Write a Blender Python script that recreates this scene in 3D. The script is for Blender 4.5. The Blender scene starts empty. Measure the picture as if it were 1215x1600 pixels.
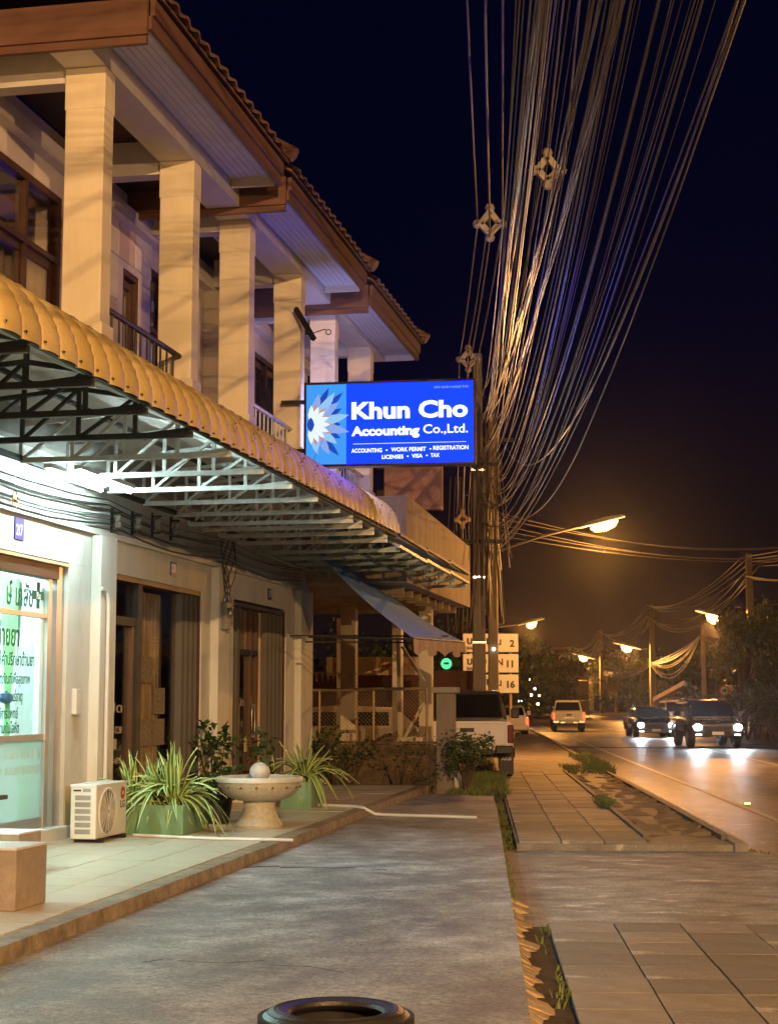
import bpy, bmesh, math, random
from mathutils import Vector, Matrix
random.seed(7)
R_ = random.Random(11)
S = bpy.context.scene
COL = S.collection
rad = math.radians
# ------------------------------------------------------------------ camera
F = 2500.0; TH = math.atan(294 / F); CX, CY, CH = 607.5, 800.0, 1.5
AL = rad(11.03); BE = rad(3.15)          # facade and street directions against the view
cam_d = bpy.data.cameras.new('camera'); cam = bpy.data.objects.new('camera', cam_d); COL.objects.link(cam)
cam.location = (0, 0, CH); cam.rotation_euler = (rad(90) + TH, 0, 0)
cam_d.sensor_fit = 'VERTICAL'; cam_d.sensor_height = 36; cam_d.lens = F / 1600 * 36
cam_d.clip_start = 0.1; cam_d.clip_end = 3000
S.camera = cam
# ------------------------------------------------------------------ world, exposure
W = bpy.data.worlds.new('World'); S.world = W; W.use_nodes = True
wn, wl = W.node_tree.nodes, W.node_tree.links
wn.clear()
wo = wn.new('ShaderNodeOutputWorld'); bg = wn.new('ShaderNodeBackground')
tc = wn.new('ShaderNodeTexCoord'); sx = wn.new('ShaderNodeSeparateXYZ'); cr = wn.new('ShaderNodeValToRGB')
wl.new(tc.outputs['Generated'], sx.inputs[0]); wl.new(sx.outputs['Z'], cr.inputs[0])
e = cr.color_ramp.elements
e[0].position = 0.0; e[0].color = (0.010, 0.0045, 0.004, 1)
e[1].position = 0.75; e[1].color = (0.0006, 0.001, 0.0075, 1)
e2 = cr.color_ramp.elements.new(0.10); e2.color = (0.0034, 0.0019, 0.0045, 1)
e3 = cr.color_ramp.elements.new(0.22); e3.color = (0.0007, 0.001, 0.0085, 1)
wl.new(cr.outputs[0], bg.inputs[0]); bg.inputs[1].default_value = 1.0
wl.new(bg.outputs[0], wo.inputs[0])
S.view_settings.view_transform = 'Standard'; S.view_settings.look = 'None'
S.view_settings.exposure = 0.0; S.view_settings.gamma = 1.0; S.view_settings.use_curve_mapping = False
cy = S.cycles
cy.use_denoising = True; cy.adaptive_threshold = 0.006; cy.max_bounces = 6; cy.diffuse_bounces = 3; cy.glossy_bounces = 3
cy.transmission_bounces = 4; cy.transparent_max_bounces = 12; cy.volume_bounces = 0
cy.sample_clamp_indirect = 4.0; cy.caustics_reflective = False; cy.caustics_refractive = False
cy.use_light_tree = True
SODIUM = (1.0, 0.56, 0.22)
COOL = (0.7, 1.0, 0.98)

# ------------------------------------------------------------------ frames: (b out from the facade, a along it, z)
def ray(px, py):
    x = (px - CX) / F; y = -(py - CY) / F
    return (x, math.cos(TH) - y * math.sin(TH), math.sin(TH) + y * math.cos(TH))
def fr(x, y, g): return x * math.cos(g) - y * math.sin(g), x * math.sin(g) + y * math.cos(g)
def inv(b, a, g): return b * math.cos(g) + a * math.sin(g), -b * math.sin(g) + a * math.cos(g)
def onz(px, py, z, g=AL):
    r = ray(px, py); t = (z - CH) / r[2]; b, a = fr(r[0] * t, r[1] * t, g); return b, a
def onb(px, py, b, g=AL):
    r = ray(px, py); rb, ra = fr(r[0], r[1], g); t = b / rb; return ra * t, CH + r[2] * t
def ona(px, py, a, g=AL):
    r = ray(px, py); rb, ra = fr(r[0], r[1], g); t = a / ra; return rb * t, CH + r[2] * t
def aty(px, py, Y):
    r = ray(px, py); t = Y / r[1]; return Vector((r[0] * t, Y, CH + r[2] * t))

# ------------------------------------------------------------------ materials
MATS = {}
def mat(name, col, rough=0.7, metal=0.0, var=0.25, scale=3.0, bump=0.0, bscale=30.0, col2=None, c2amt=0.5, c2scale=1.2,
        stretch=(1, 1, 1), speck=0.0, sscale=60, emit=None, es=0.0, spec=0.5, trans=0.0, alpha=1.0, coat=0.0, rvar=0.12):
    if name in MATS: return MATS[name]
    m = bpy.data.materials.new(name); m.use_nodes = True; n, l = m.node_tree.nodes, m.node_tree.links
    p = n['Principled BSDF']; MATS[name] = m
    c = (*col, 1)
    p.inputs['Base Color'].default_value = c; p.inputs['Roughness'].default_value = rough
    p.inputs['Metallic'].default_value = metal; p.inputs['Specular IOR Level'].default_value = spec
    p.inputs['Transmission Weight'].default_value = trans; p.inputs['Alpha'].default_value = alpha
    p.inputs['Coat Weight'].default_value = coat
    if emit: p.inputs['Emission Color'].default_value = (*emit, 1); p.inputs['Emission Strength'].default_value = es
    t = n.new('ShaderNodeTexCoord'); mp = n.new('ShaderNodeMapping'); mp.inputs['Scale'].default_value = stretch
    l.new(t.outputs['Object'], mp.inputs[0])
    if var > 0:
        nz = n.new('ShaderNodeTexNoise'); nz.inputs['Scale'].default_value = scale; nz.inputs['Detail'].default_value = 6
        nz.inputs['Roughness'].default_value = 0.65
        l.new(mp.outputs[0], nz.inputs[0])
        r = n.new('ShaderNodeMapRange'); r.inputs['From Min'].default_value = 0.28; r.inputs['From Max'].default_value = 0.72
        r.inputs['To Min'].default_value = 1 - var; r.inputs['To Max'].default_value = 1 + var
        l.new(nz.outputs[0], r.inputs[0])
        mx = n.new('ShaderNodeMix'); mx.data_type = 'RGBA'; mx.blend_type = 'MULTIPLY'; mx.inputs[0].default_value = 1
        l.new(r.outputs[0], mx.inputs[7])
        if col2:
            n2 = n.new('ShaderNodeTexNoise'); n2.inputs['Scale'].default_value = c2scale; n2.inputs['Detail'].default_value = 8
            n2.inputs['Roughness'].default_value = 0.7
            l.new(mp.outputs[0], n2.inputs[0])
            r2 = n.new('ShaderNodeValToRGB'); r2.color_ramp.elements[0].position = 1 - c2amt - 0.12
            r2.color_ramp.elements[1].position = 1 - c2amt + 0.12
            r2.color_ramp.elements[0].color = c; r2.color_ramp.elements[1].color = (*col2, 1)
            l.new(n2.outputs[0], r2.inputs[0]); l.new(r2.outputs[0], mx.inputs[6])
        else: mx.inputs[6].default_value = c
        out = mx.outputs[2]
        if speck:
            n3 = n.new('ShaderNodeTexNoise'); n3.inputs['Scale'].default_value = sscale; n3.inputs['Detail'].default_value = 4; n3.inputs['Roughness'].default_value = 0.8
            l.new(mp.outputs[0], n3.inputs[0])
            r3 = n.new('ShaderNodeMapRange'); r3.inputs['From Min'].default_value = 0.35; r3.inputs['From Max'].default_value = 0.65
            r3.inputs['To Min'].default_value = 1 - speck; r3.inputs['To Max'].default_value = 1 + speck
            l.new(n3.outputs[0], r3.inputs[0])
            m3 = n.new('ShaderNodeMix'); m3.data_type = 'RGBA'; m3.blend_type = 'MULTIPLY'; m3.inputs[0].default_value = 1
            l.new(out, m3.inputs[6]); l.new(r3.outputs[0], m3.inputs[7]); out = m3.outputs[2]
            n4 = n.new('ShaderNodeTexNoise'); n4.inputs['Scale'].default_value = 2.6; n4.inputs['Detail'].default_value = 9; n4.inputs['Roughness'].default_value = 0.75
            mp4 = n.new('ShaderNodeMapping'); mp4.inputs['Scale'].default_value = (1.0, 1.5, 1); mp4.inputs['Location'].default_value = (3, 7, 1)
            l.new(t.outputs['Object'], mp4.inputs[0]); l.new(mp4.outputs[0], n4.inputs[0])
            r4 = n.new('ShaderNodeMapRange'); r4.inputs['From Min'].default_value = 0.57; r4.inputs['From Max'].default_value = 0.68
            r4.inputs['To Min'].default_value = 0.0; r4.inputs['To Max'].default_value = 0.75
            l.new(n4.outputs[0], r4.inputs[0])
            m4 = n.new('ShaderNodeMix'); m4.data_type = 'RGBA'; m4.blend_type = 'MIX'
            l.new(r4.outputs[0], m4.inputs[0]); l.new(out, m4.inputs[6]); m4.inputs[7].default_value = (min(1, col[0] * 2.6), min(1, col[1] * 2.6), min(1, col[2] * 2.6), 1); out = m4.outputs[2]
        l.new(out, p.inputs['Base Color'])
        rr = n.new('ShaderNodeMapRange'); rr.inputs['To Min'].default_value = max(0.02, rough - rvar)
        rr.inputs['To Max'].default_value = min(1, rough + rvar)
        l.new(nz.outputs[0], rr.inputs[0]); l.new(rr.outputs[0], p.inputs['Roughness'])
    if bump > 0:
        nb = n.new('ShaderNodeTexNoise'); nb.inputs['Scale'].default_value = bscale; nb.inputs['Detail'].default_value = 5
        l.new(mp.outputs[0], nb.inputs[0])
        b = n.new('ShaderNodeBump'); b.inputs['Strength'].default_value = bump; b.inputs['Distance'].default_value = 0.02
        l.new(nb.outputs[0], b.inputs['Height']); l.new(b.outputs[0], p.inputs['Normal'])
    return m
def emis(name, col, s):
    if name in MATS: return MATS[name]
    m = bpy.data.materials.new(name); m.use_nodes = True; n, l = m.node_tree.nodes, m.node_tree.links
    n.clear(); o = n.new('ShaderNodeOutputMaterial'); em = n.new('ShaderNodeEmission')
    em.inputs[0].default_value = (*col, 1); em.inputs[1].default_value = s; l.new(em.outputs[0], o.inputs[0]); MATS[name] = m
    return m
def cloth(name, col, tr=0.6):
    """thin cloth or film that lets light through"""
    if name in MATS: return MATS[name]
    m = bpy.data.materials.new(name); m.use_nodes = True; n, l = m.node_tree.nodes, m.node_tree.links
    n.clear(); o = n.new('ShaderNodeOutputMaterial'); mx = n.new('ShaderNodeMixShader'); a = n.new('ShaderNodeBsdfDiffuse'); b = n.new('ShaderNodeBsdfTranslucent')
    a.inputs[0].default_value = (*col, 1); b.inputs[0].default_value = (*col, 1); mx.inputs[0].default_value = tr
    l.new(a.outputs[0], mx.inputs[1]); l.new(b.outputs[0], mx.inputs[2]); l.new(mx.outputs[0], o.inputs[0]); MATS[name] = m
    return m
def glass(name, tint=(0.9, 1, 1), amt=0.12, rough=0.03):
    if name in MATS: return MATS[name]
    m = bpy.data.materials.new(name); m.use_nodes = True; n, l = m.node_tree.nodes, m.node_tree.links
    n.clear(); o = n.new('ShaderNodeOutputMaterial'); mx = n.new('ShaderNodeMixShader'); tr = n.new('ShaderNodeBsdfTransparent')
    gl = n.new('ShaderNodeBsdfGlossy'); lw = n.new('ShaderNodeLayerWeight'); lw.inputs[0].default_value = 0.45
    ma = n.new('ShaderNodeMath'); ma.operation = 'MULTIPLY_ADD'; ma.inputs[1].default_value = 0.28; ma.inputs[2].default_value = amt
    tr.inputs[0].default_value = (*tint, 1); gl.inputs[0].default_value = (1, 1, 1, 1); gl.inputs[1].default_value = rough
    l.new(lw.outputs['Fresnel'], ma.inputs[0]); l.new(ma.outputs[0], mx.inputs[0]); l.new(tr.outputs[0], mx.inputs[1])
    l.new(gl.outputs[0], mx.inputs[2]); l.new(mx.outputs[0], o.inputs[0]); MATS[name] = m
    return m

# ------------------------------------------------------------------ mesh builder
ORG = {}
class MB:
    def __init__(s): s.v = []; s.f = []; s.m = []
    def face(s, pts, mi=0):
        k = len(s.v); s.v += [tuple(p) for p in pts]; s.f.append(tuple(range(k, k + len(pts)))); s.m.append(mi); return s
    def box(s, b0, b1, a0, a1, z0, z1, mi=0, M=None):
        P = [Vector(p) for p in ((b0, a0, z0), (b1, a0, z0), (b1, a1, z0), (b0, a1, z0), (b0, a0, z1), (b1, a0, z1), (b1, a1, z1), (b0, a1, z1))]
        if M is not None: P = [M @ p for p in P]
        k = len(s.v); s.v += [tuple(p) for p in P]
        for q in ((0, 3, 2, 1), (4, 5, 6, 7), (0, 1, 5, 4), (1, 2, 6, 5), (2, 3, 7, 6), (3, 0, 4, 7)):
            s.f.append(tuple(k + i for i in q)); s.m.append(mi)
        return s
    def bar(s, p, q, w=0.03, h=None, mi=0):
        p, q = Vector(p), Vector(q); d = (q - p).normalized(); h = h or w
        up = Vector((0, 0, 1)) if abs(d.z) < 0.95 else Vector((0, 1, 0))
        x = d.cross(up).normalized() * (w / 2); y = x.cross(d).normalized() * (h / 2)
        k = len(s.v)
        for c in (p, q):
            for sx_, sy_ in ((-1, -1), (1, -1), (1, 1), (-1, 1)): s.v.append(tuple(c + x * sx_ + y * sy_))
        for fc in ((3, 2, 1, 0), (4, 5, 6, 7), (0, 1, 5, 4), (1, 2, 6, 5), (2, 3, 7, 6), (3, 0, 4, 7)):
            s.f.append(tuple(k + i for i in fc)); s.m.append(mi)
        return s
    def tube(s, pts, r, n=6, mi=0, cap=True):
        pts = [Vector(p) for p in pts]; k = len(s.v); N = len(pts)
        rr = r if isinstance(r, (list, tuple)) else [r] * N
        ref = None
        for i, p in enumerate(pts):
            d = (pts[min(i + 1, N - 1)] - pts[max(i - 1, 0)]).normalized()
            if ref is None: ref = Vector((0, 0, 1)) if abs(d.z) < 0.9 else Vector((1, 0, 0))
            x = d.cross(ref).normalized(); y = x.cross(d).normalized(); ref = y
            for j in range(n):
                t = 2 * math.pi * j / n; s.v.append(tuple(p + x * (math.cos(t) * rr[i]) + y * (math.sin(t) * rr[i])))
        for i in range(N - 1):
            for j in range(n):
                a = k + i * n + j; b = k + i * n + (j + 1) % n
                s.f.append((a, b, b + n, a + n)); s.m.append(mi)
        if cap:
            s.f.append(tuple(k + j for j in reversed(range(n)))); s.m.append(mi)
            s.f.append(tuple(k + (N - 1) * n + j for j in range(n))); s.m.append(mi)
        return s
    def lathe(s, prof, n=24, M=None, mi=0):
        k = len(s.v)
        for r, z in prof:
            for j in range(n):
                t = 2 * math.pi * j / n; p = Vector((r * math.cos(t), r * math.sin(t), z)); s.v.append(tuple(M @ p if M is not None else p))
        for i in range(len(prof) - 1):
            for j in range(n):
                a = k + i * n + j; b = k + i * n + (j + 1) % n
                s.f.append((a, b, b + n, a + n)); s.m.append(mi)
        return s
    def loft(s, rings, mi=0, caps=True):
        k = len(s.v); n = len(rings[0])
        for r in rings: s.v += [tuple(p) for p in r]
        for i in range(len(rings) - 1):
            for j in range(n):
                a = k + i * n + j; b = k + i * n + (j + 1) % n
                s.f.append((a, b, b + n, a + n)); s.m.append(mi)
        if caps:
            s.f.append(tuple(k + j for j in reversed(range(n)))); s.m.append(mi)
            s.f.append(tuple(k + (len(rings) - 1) * n + j for j in range(n))); s.m.append(mi)
        return s
    def ball(s, c, r, n=14, mi=0, sc=(1, 1, 1)):
        h = n // 2; prof = [(max(1e-4, math.sin(math.pi * i / h)) * r, -math.cos(math.pi * i / h) * r) for i in range(h + 1)]
        return s.lathe(prof, n, Matrix.Translation(c) @ Matrix.Diagonal((*sc, 1)), mi)
    def mesh(s, name, mats, smooth=False):
        me = bpy.data.meshes.new(name); me.from_pydata(s.v, [], s.f)
        for m in (mats if isinstance(mats, (list, tuple)) else [mats]): me.materials.append(m)
        me.polygons.foreach_set('material_index', s.m)
        me.update()
        if smooth:
            bm = bmesh.new(); bm.from_mesh(me); bmesh.ops.remove_doubles(bm, verts=bm.verts, dist=1e-5)
            for e_ in bm.edges:
                if len(e_.link_faces) == 2: e_.smooth = e_.calc_face_angle(0) < rad(40)
            for f_ in bm.faces: f_.smooth = True
            bm.to_mesh(me); bm.free()
        return me
    def build(s, name, mats, parent=None, smooth=False, bevel=0.0, label=None, kind=None):
        off = ORG.get(parent.name, (0, 0, 0)) if parent else (0, 0, 0)
        if any(off): s.v = [(x - off[0], y - off[1], z - off[2]) for x, y, z in s.v]
        o = bpy.data.objects.new(name, s.mesh(name, mats, smooth)); COL.objects.link(o)
        if parent: o.parent = parent; ORG[o.name] = off
        if bevel:
            b = o.modifiers.new('bevel', 'BEVEL'); b.width = bevel; b.segments = 2; b.limit_method = 'ANGLE'
        if label: o['label'] = label
        if kind: o['kind'] = kind
        return o
def thing(name, label=None, cat=None, at=(0, 0, 0), g=0.0, rz=0.0, group=None, kind=None, local=False, tilt=0.0):
    """an Empty at the thing's base; g is the frame (AL facade, BE street, 0 view axes). local=False: its meshes are given in frame coordinates."""
    o = bpy.data.objects.new(name, None); COL.objects.link(o); o.empty_display_size = 0.2
    x, y = inv(at[0], at[1], g); o.location = (x, y, at[2]); o.rotation_euler = (tilt, 0, -g + rz)
    tag(o, label, cat, group, kind); ORG[o.name] = (0, 0, 0) if local else tuple(at)
    return o
def tag(o, label=None, cat=None, group=None, kind=None):
    if label: o['label'] = label
    if cat: o['category'] = cat
    if group: o['group'] = group
    if kind: o['kind'] = kind
    return o
def single(mb, name, mats, label, cat, at, g=0.0, group=None, kind=None, smooth=False, bevel=0.0):
    """a thing that is one mesh; vertices given in frame coordinates"""
    mb.v = [(x - at[0], y - at[1], z - at[2]) for x, y, z in mb.v]
    o = bpy.data.objects.new(name, mb.mesh(name, mats, smooth)); COL.objects.link(o)
    x, y = inv(at[0], at[1], g); o.location = (x, y, at[2]); o.rotation_euler = (0, 0, -g)
    if bevel:
        b = o.modifiers.new('bevel', 'BEVEL'); b.width = bevel; b.segments = 2; b.limit_method = 'ANGLE'
    return tag(o, label, cat, group, kind)
def inst(me, name, parent, loc, rot=(0, 0, 0), scale=None):
    o = bpy.data.objects.new(name, me); COL.objects.link(o); o.parent = parent
    off = ORG.get(parent.name, (0, 0, 0)); o.location = (loc[0] - off[0], loc[1] - off[1], loc[2] - off[2]); o.rotation_euler = rot
    if scale: o.scale = scale
    return o
def copy_tree(o, parent=None):
    c = o.copy(); COL.objects.link(c)
    if parent: c.parent = parent
    for ch in [x for x in bpy.data.objects if x.parent == o]: copy_tree(ch, c)
    return c
TR = {'sign': (rad(90), 0, 0), 'wall': (rad(90), 0, rad(90))}
def text(body, size, name, m, parent, loc, kind='sign', bold=0.0, align='LEFT', ext=0.004, width=None, sx_=1.0):
    c = bpy.data.curves.new(name, 'FONT'); c.body = body; c.size = size; c.extrude = ext; c.offset = bold; c.align_x = align
    c.resolution_u = 3
    t = bpy.data.objects.new('tmp', c); COL.objects.link(t)
    me = bpy.data.meshes.new_from_object(t.evaluated_get(bpy.context.evaluated_depsgraph_get()))
    bpy.data.objects.remove(t); bpy.data.curves.remove(c)
    me.name = name; me.materials.clear(); me.materials.append(m)
    if len(me.vertices) and width:
        xs = [v.co.x for v in me.vertices]; k = width / (max(xs) - min(xs)); x0 = min(xs)
        for v in me.vertices: v.co.x = (v.co.x - (x0 if align == 'LEFT' else 0)) * k
    o = inst(me, name, parent, loc, TR[kind]); o.scale = (sx_, 1, 1)
    return o
def point(name, loc, col, energy, radius=0.15, parent=None):
    d = bpy.data.lights.new(name, 'POINT'); d.color = col; d.energy = energy; d.shadow_soft_size = radius
    o = bpy.data.objects.new(name, d); COL.objects.link(o); o.location = loc
    if parent: o.parent = parent
    return o
def spot(name, loc, target, col, energy, size=70, blend=0.6, radius=0.08):
    d = bpy.data.lights.new(name, 'SPOT'); d.color = col; d.energy = energy; d.shadow_soft_size = radius; d.spot_size = rad(size); d.spot_blend = blend
    o = bpy.data.objects.new(name, d); COL.objects.link(o); o.location = loc
    o.rotation_euler = (Vector(target) - Vector(loc)).to_track_quat('-Z', 'Y').to_euler()
    return o

# ------------------------------------------------------------------ shared materials
M_slab = mat('grey forecourt concrete', (0.2, 0.192, 0.18), 0.62, speck=.45, sscale=38, var=0.4, scale=3.5, bump=0.25, bscale=60, col2=(0.40, 0.40, 0.40), c2amt=0.46, c2scale=0.9, stretch=(1, 1, 1), rvar=0.25)
M_pave = mat('pavement concrete', (0.25, 0.225, 0.2), 0.7, speck=.25, sscale=45, var=0.3, scale=4, bump=0.3, bscale=50, col2=(0.17, 0.14, 0.11), c2amt=0.45, c2scale=1.1)
M_drive = mat('rough driveway concrete', (0.4, 0.365, 0.33), 0.7, speck=.4, sscale=30, var=0.5, scale=6, bump=0.9, bscale=26, col2=(0.13, 0.115, 0.1), c2amt=0.44, c2scale=1.5, stretch=(1.2, 1.5, 1))
M_asph = mat('worn asphalt', (0.22, 0.2, 0.185), 0.46, speck=.35, sscale=25, var=0.3, scale=1.6, bump=0.45, bscale=55, col2=(0.06, 0.056, 0.053), c2amt=0.5, c2scale=0.35, spec=0.5, stretch=(1, 0.4, 1), rvar=0.1)
M_earth = mat('dirt', (0.07, 0.05, 0.033), 0.95, var=0.5, scale=5, bump=0.8, bscale=20, col2=(0.13, 0.09, 0.05), c2amt=0.4)
M_far = mat('verge ground', (0.055, 0.05, 0.03), 0.95, var=0.4, scale=0.6)
M_tile = mat('cream floor tile', (0.62, 0.55, 0.43), 0.32, var=0.12, scale=6, bump=0.05, bscale=15, col2=(0.48, 0.44, 0.34), c2amt=0.42, c2scale=2.5)
M_grout = mat('grout', (0.2, 0.17, 0.12), 0.9)
M_wall = mat('painted plaster wall', (0.66, 0.66, 0.62), 0.75, var=0.12, scale=2.2, bump=0.12, bscale=35, col2=(0.47, 0.44, 0.38), c2amt=0.36, c2scale=1.3, stretch=(1, 1, 0.3))
M_upper = mat('pale upper wall', (0.66, 0.6, 0.58), 0.8, var=0.08, scale=1.5)
M_panelA = mat('white wall panel', (0.74, 0.71, 0.7), 0.8, var=0.06)
M_panelB = mat('pinkish wall panel', (0.62, 0.5, 0.46), 0.8, var=0.06)
M_colm = mat('cream column paint', (0.72, 0.65, 0.52), 0.7, var=0.12, scale=1.8, bump=0.08, bscale=25, col2=(0.52, 0.45, 0.34), c2amt=0.33, c2scale=2.2, stretch=(1, 1, .3))
M_beam = mat('white beam paint', (0.7, 0.68, 0.66), 0.75, var=0.08)
M_soff = mat('white soffit board', (0.66, 0.68, 0.76), 0.7, var=0.1, scale=3)
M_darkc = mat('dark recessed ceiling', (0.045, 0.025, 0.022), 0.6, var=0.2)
M_fascia = mat('red brown fascia paint', (0.15, 0.075, 0.057), 0.55, var=0.15)
M_rtile = mat('brown roof tile', (0.19, 0.1, 0.065), 0.75, var=0.45, scale=9, bump=0.4, bscale=20)
M_wood = mat('dark brown joinery', (0.085, 0.04, 0.028), 0.45, var=0.2)
M_alu = mat('brushed aluminium', (0.62, 0.63, 0.64), 0.35, metal=0.7, var=0.06)
M_bronze = mat('bronze anodised frame', (0.03, 0.024, 0.02), 0.6, metal=0.0, var=0.1)
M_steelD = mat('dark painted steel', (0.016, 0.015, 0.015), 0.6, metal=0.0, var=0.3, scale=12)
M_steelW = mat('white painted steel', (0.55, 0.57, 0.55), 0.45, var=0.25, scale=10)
M_chrome = mat('polished steel', (0.75, 0.74, 0.72), 0.16, metal=1.0, var=0.05)
M_sheet = mat('galvanised roof sheet', (0.5, 0.53, 0.5), 0.5, metal=0.1, var=0.15, scale=4)
M_yel = mat('mustard canopy panel', (0.6, 0.44, 0.18), 0.48, var=0.22, scale=5, bump=0.2, bscale=22, coat=0.05, col2=(0.45, 0.29, 0.11), c2amt=0.35, c2scale=3)
M_black = mat('black rubber', (0.018, 0.018, 0.019), 0.6, var=0.2, bump=0.2, bscale=60)
M_cable = mat('black cable sheath', (0.05, 0.045, 0.04), 0.35, var=0.0)
M_cableB = mat('grey aluminium cable', (0.09, 0.085, 0.08), 0.45, metal=0.1, var=0.0)
M_pole = mat('concrete pole', (0.24, 0.2, 0.16), 0.85, var=0.25, bump=0.3, bscale=20, stretch=(1, 1, 0.3))
M_pvc = mat('white pvc pipe', (0.7, 0.7, 0.68), 0.4, var=0.06)
M_green = mat('green glazed planter', (0.17, 0.33, 0.2), 0.45, var=0.22, scale=5, col2=(0.32, 0.45, 0.36), c2amt=0.36, c2scale=4, stretch=(1, 1, 0.4))
M_soil = mat('potting soil', (0.03, 0.02, 0.014), 0.95)
M_leafg = mat('leaf green', (0.06, 0.17, 0.03), 0.45, var=0.25)
M_leafy = mat('leaf cream margin', (0.5, 0.62, 0.24), 0.45, var=0.12)
M_leafd = mat('dark glossy leaf', (0.035, 0.075, 0.02), 0.4, var=0.4, scale=4)
M_leaft = mat('tree leaf', (0.05, 0.075, 0.018), 0.6, var=0.5, scale=1.2)
M_bark = mat('bark', (0.1, 0.07, 0.045), 0.9, var=0.4, bump=0.6)
M_stone = mat('terrazzo stone', (0.5, 0.46, 0.38), 0.6, var=0.22, scale=22, bump=0.25, bscale=45)
M_white = mat('white enamel', (0.74, 0.74, 0.72), 0.4, var=0.06)
M_gold = mat('gold stud', (0.7, 0.45, 0.12), 0.25, metal=1.0, var=0)
M_glassD = glass('dark shop glass', (0.92, 0.9, 0.88), 0.05)
M_glassS = glass('clear shop glass', (0.93, 0.99, 0.98), 0.03)
M_grass = mat('grass blade', (0.16, 0.2, 0.06), 0.7, var=0.3)
# ================================================================== GROUND
NS = dict(kind='structure')
g0 = single(MB().box(-900, 900, -60, 1800, -0.9, -0.42), 'ground', M_far, 'dark open ground stretching behind the street', 'ground', (0, 30, -0.42), 0, kind='structure')
road = thing('road', 'wet looking asphalt road running away under orange lamps', 'road', (8, 30, -0.3), BE, kind='structure')
MB().box(2.92, 14.3, -30, 420, -0.6, -0.3).build('asphalt', M_asph, road)
M_line = mat('worn white road paint', (0.5, 0.46, 0.38), 0.55, var=0.35, scale=9, col2=(0.2, 0.18, 0.15), c2amt=0.3, c2scale=6)
MB().box(4.42, 4.55, -30, 420, -0.3, -0.294).build('edge_line', M_line, road)
MB().box(8.28, 8.4, -30, 420, -0.3, -0.294).build('lane_line', M_line, road)
for a in range(14, 200, 9): MB().box(11.3, 11.42, a, a + 3.2, -0.3, -0.294).build('lane_dash', M_line, road)
M_tar = mat('black tar seal', (0.02, 0.018, 0.016), 0.3, var=0.2)
for a in (62, 93):
    MB().tube([(2.95 + i * 1.1, a + 0.25 * math.sin(i * 1.7 + a) - i * .05, -0.303) for i in range(11)], 0.02, 4).build('tar_joint', M_tar, road)
# far kerb and far verge
fk = thing('pavement', 'far pavement with pale kerb along the other side of the road', 'pavement', (15.5, 60, -0.3), BE, kind='structure')
MB().box(14.3, 14.5, -10, 420, -0.45, -0.14).build('kerb', M_pave, fk)
MB().box(14.503, 19, -10, 420, -0.45, -0.16).build('paving', M_earth, fk)
# concrete forecourt in bays (top at z=0)
slab = thing('forecourt', 'grey stained concrete forecourt between the tiled terrace and the pavement', 'forecourt', (-1.5, 14, -0.2), AL, kind='structure')
def redge(a): return -0.02 - 0.137 * a + 0.25     # right edge, runs with the street
def ledge(a): return -4.02 - 0.0262 * (a - 8.76)
joints = [-4, 1.5, 6.6, 11.75, 17.0, 22.2, 25.7]
for i in range(6):
    a0, a1 = joints[i] + 0.008, joints[i + 1] - 0.008
    s0, s1 = (0.05, -0.05) if i else (0, -0.05)
    P = [(ledge(a0) - .3, a0 + s0), (redge(a0), a0), (redge(a1), a1 if i < 5 else 25.45), (ledge(a1) - .3, a1 + 0.05)]
    MB().loft([[(x, y, z) for x, y in P] for z in (-0.35, -0.012 * (i % 2) * 0.2)]).build('concrete_bay', M_slab, slab)
MB().loft([[(x, y, z) for x, y in ((-4.6, -4), (redge(-4) - .01, -4), (redge(25.5) - .01, 25.4), (-4.8, 25.4))] for z in (-0.36, -0.03)]).build('joint_filler', M_tar, slab)
# tiled terrace (top at z=0.1)
for cb, ca, n_, sd in ((-3.2, 9.0, 7, 1), (-4.1, 14.2, 7, 2), (-3.6, 19.0, 4, 3)):
    rc = random.Random(sd); pts = [(cb, ca, .0)]
    for _ in range(n_): pts.append((pts[-1][0] + rc.uniform(.05, .28), pts[-1][1] + rc.uniform(-.16, .2), -.0015))
    MB().tube(pts, .0035, 4).build('crack', M_tar, slab)
ter = thing('terrace', 'cream tiled terrace along the shop fronts, one low step above the forecourt', 'terrace', (-5.3, 14, 0), AL, kind='structure')
def tedge(a): return -3.97 - 0.0292 * (a - 8.76) - (0.02 if a > 20 else 0)
MB().loft([[(x, y, z) for x, y in ((-7.6, 2), (tedge(2) - .02, 2), (tedge(26.9) - .02, 26.9), (-7.6, 26.9))] for z in (-0.3, 0.088)]).build('terrace_base', M_grout, ter)
M_trim = mat('terrace edge trim', (0.3, 0.24, 0.16), 0.6, var=0.45, scale=7, bump=0.4, col2=(0.14, 0.1, 0.06), c2amt=0.42, c2scale=5)
a = 2.0; k = 0
while a < 26.8:
    n_ = min(a + 0.8, 26.9)
    w = 0.005 * R_.random()
    MB().loft([[(x, y, z) for x, y in ((tedge(a) - .16, a + .006), (tedge(a) + w, a + .006), (tedge(n_) + w, n_ - .006), (tedge(n_) - .16, n_ - .006))] for z in (-0.2, 0.098)]).build('edge_stone', M_trim, ter)
    a = n_
TS = 0.49
tile_me = MB().box(0, TS - .012, 0, TS - .012, -0.02, 0).mesh('floor_tile', M_tile)
for i in range(5):
    for j in range(40):
        b = -4.22 - TS * (i + 1); aa = 7.3 + TS * j
        sh = -0.0292 * (aa - 8.76) + .03 - .02
        if aa > 26.3: continue
        inst(tile_me, 'floor_tile', ter, (b + sh + .06, aa, 0.1 + R_.uniform(-.0015, .0015)), (R_.uniform(-.002, .002), R_.uniform(-.002, .002), 0))
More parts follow.
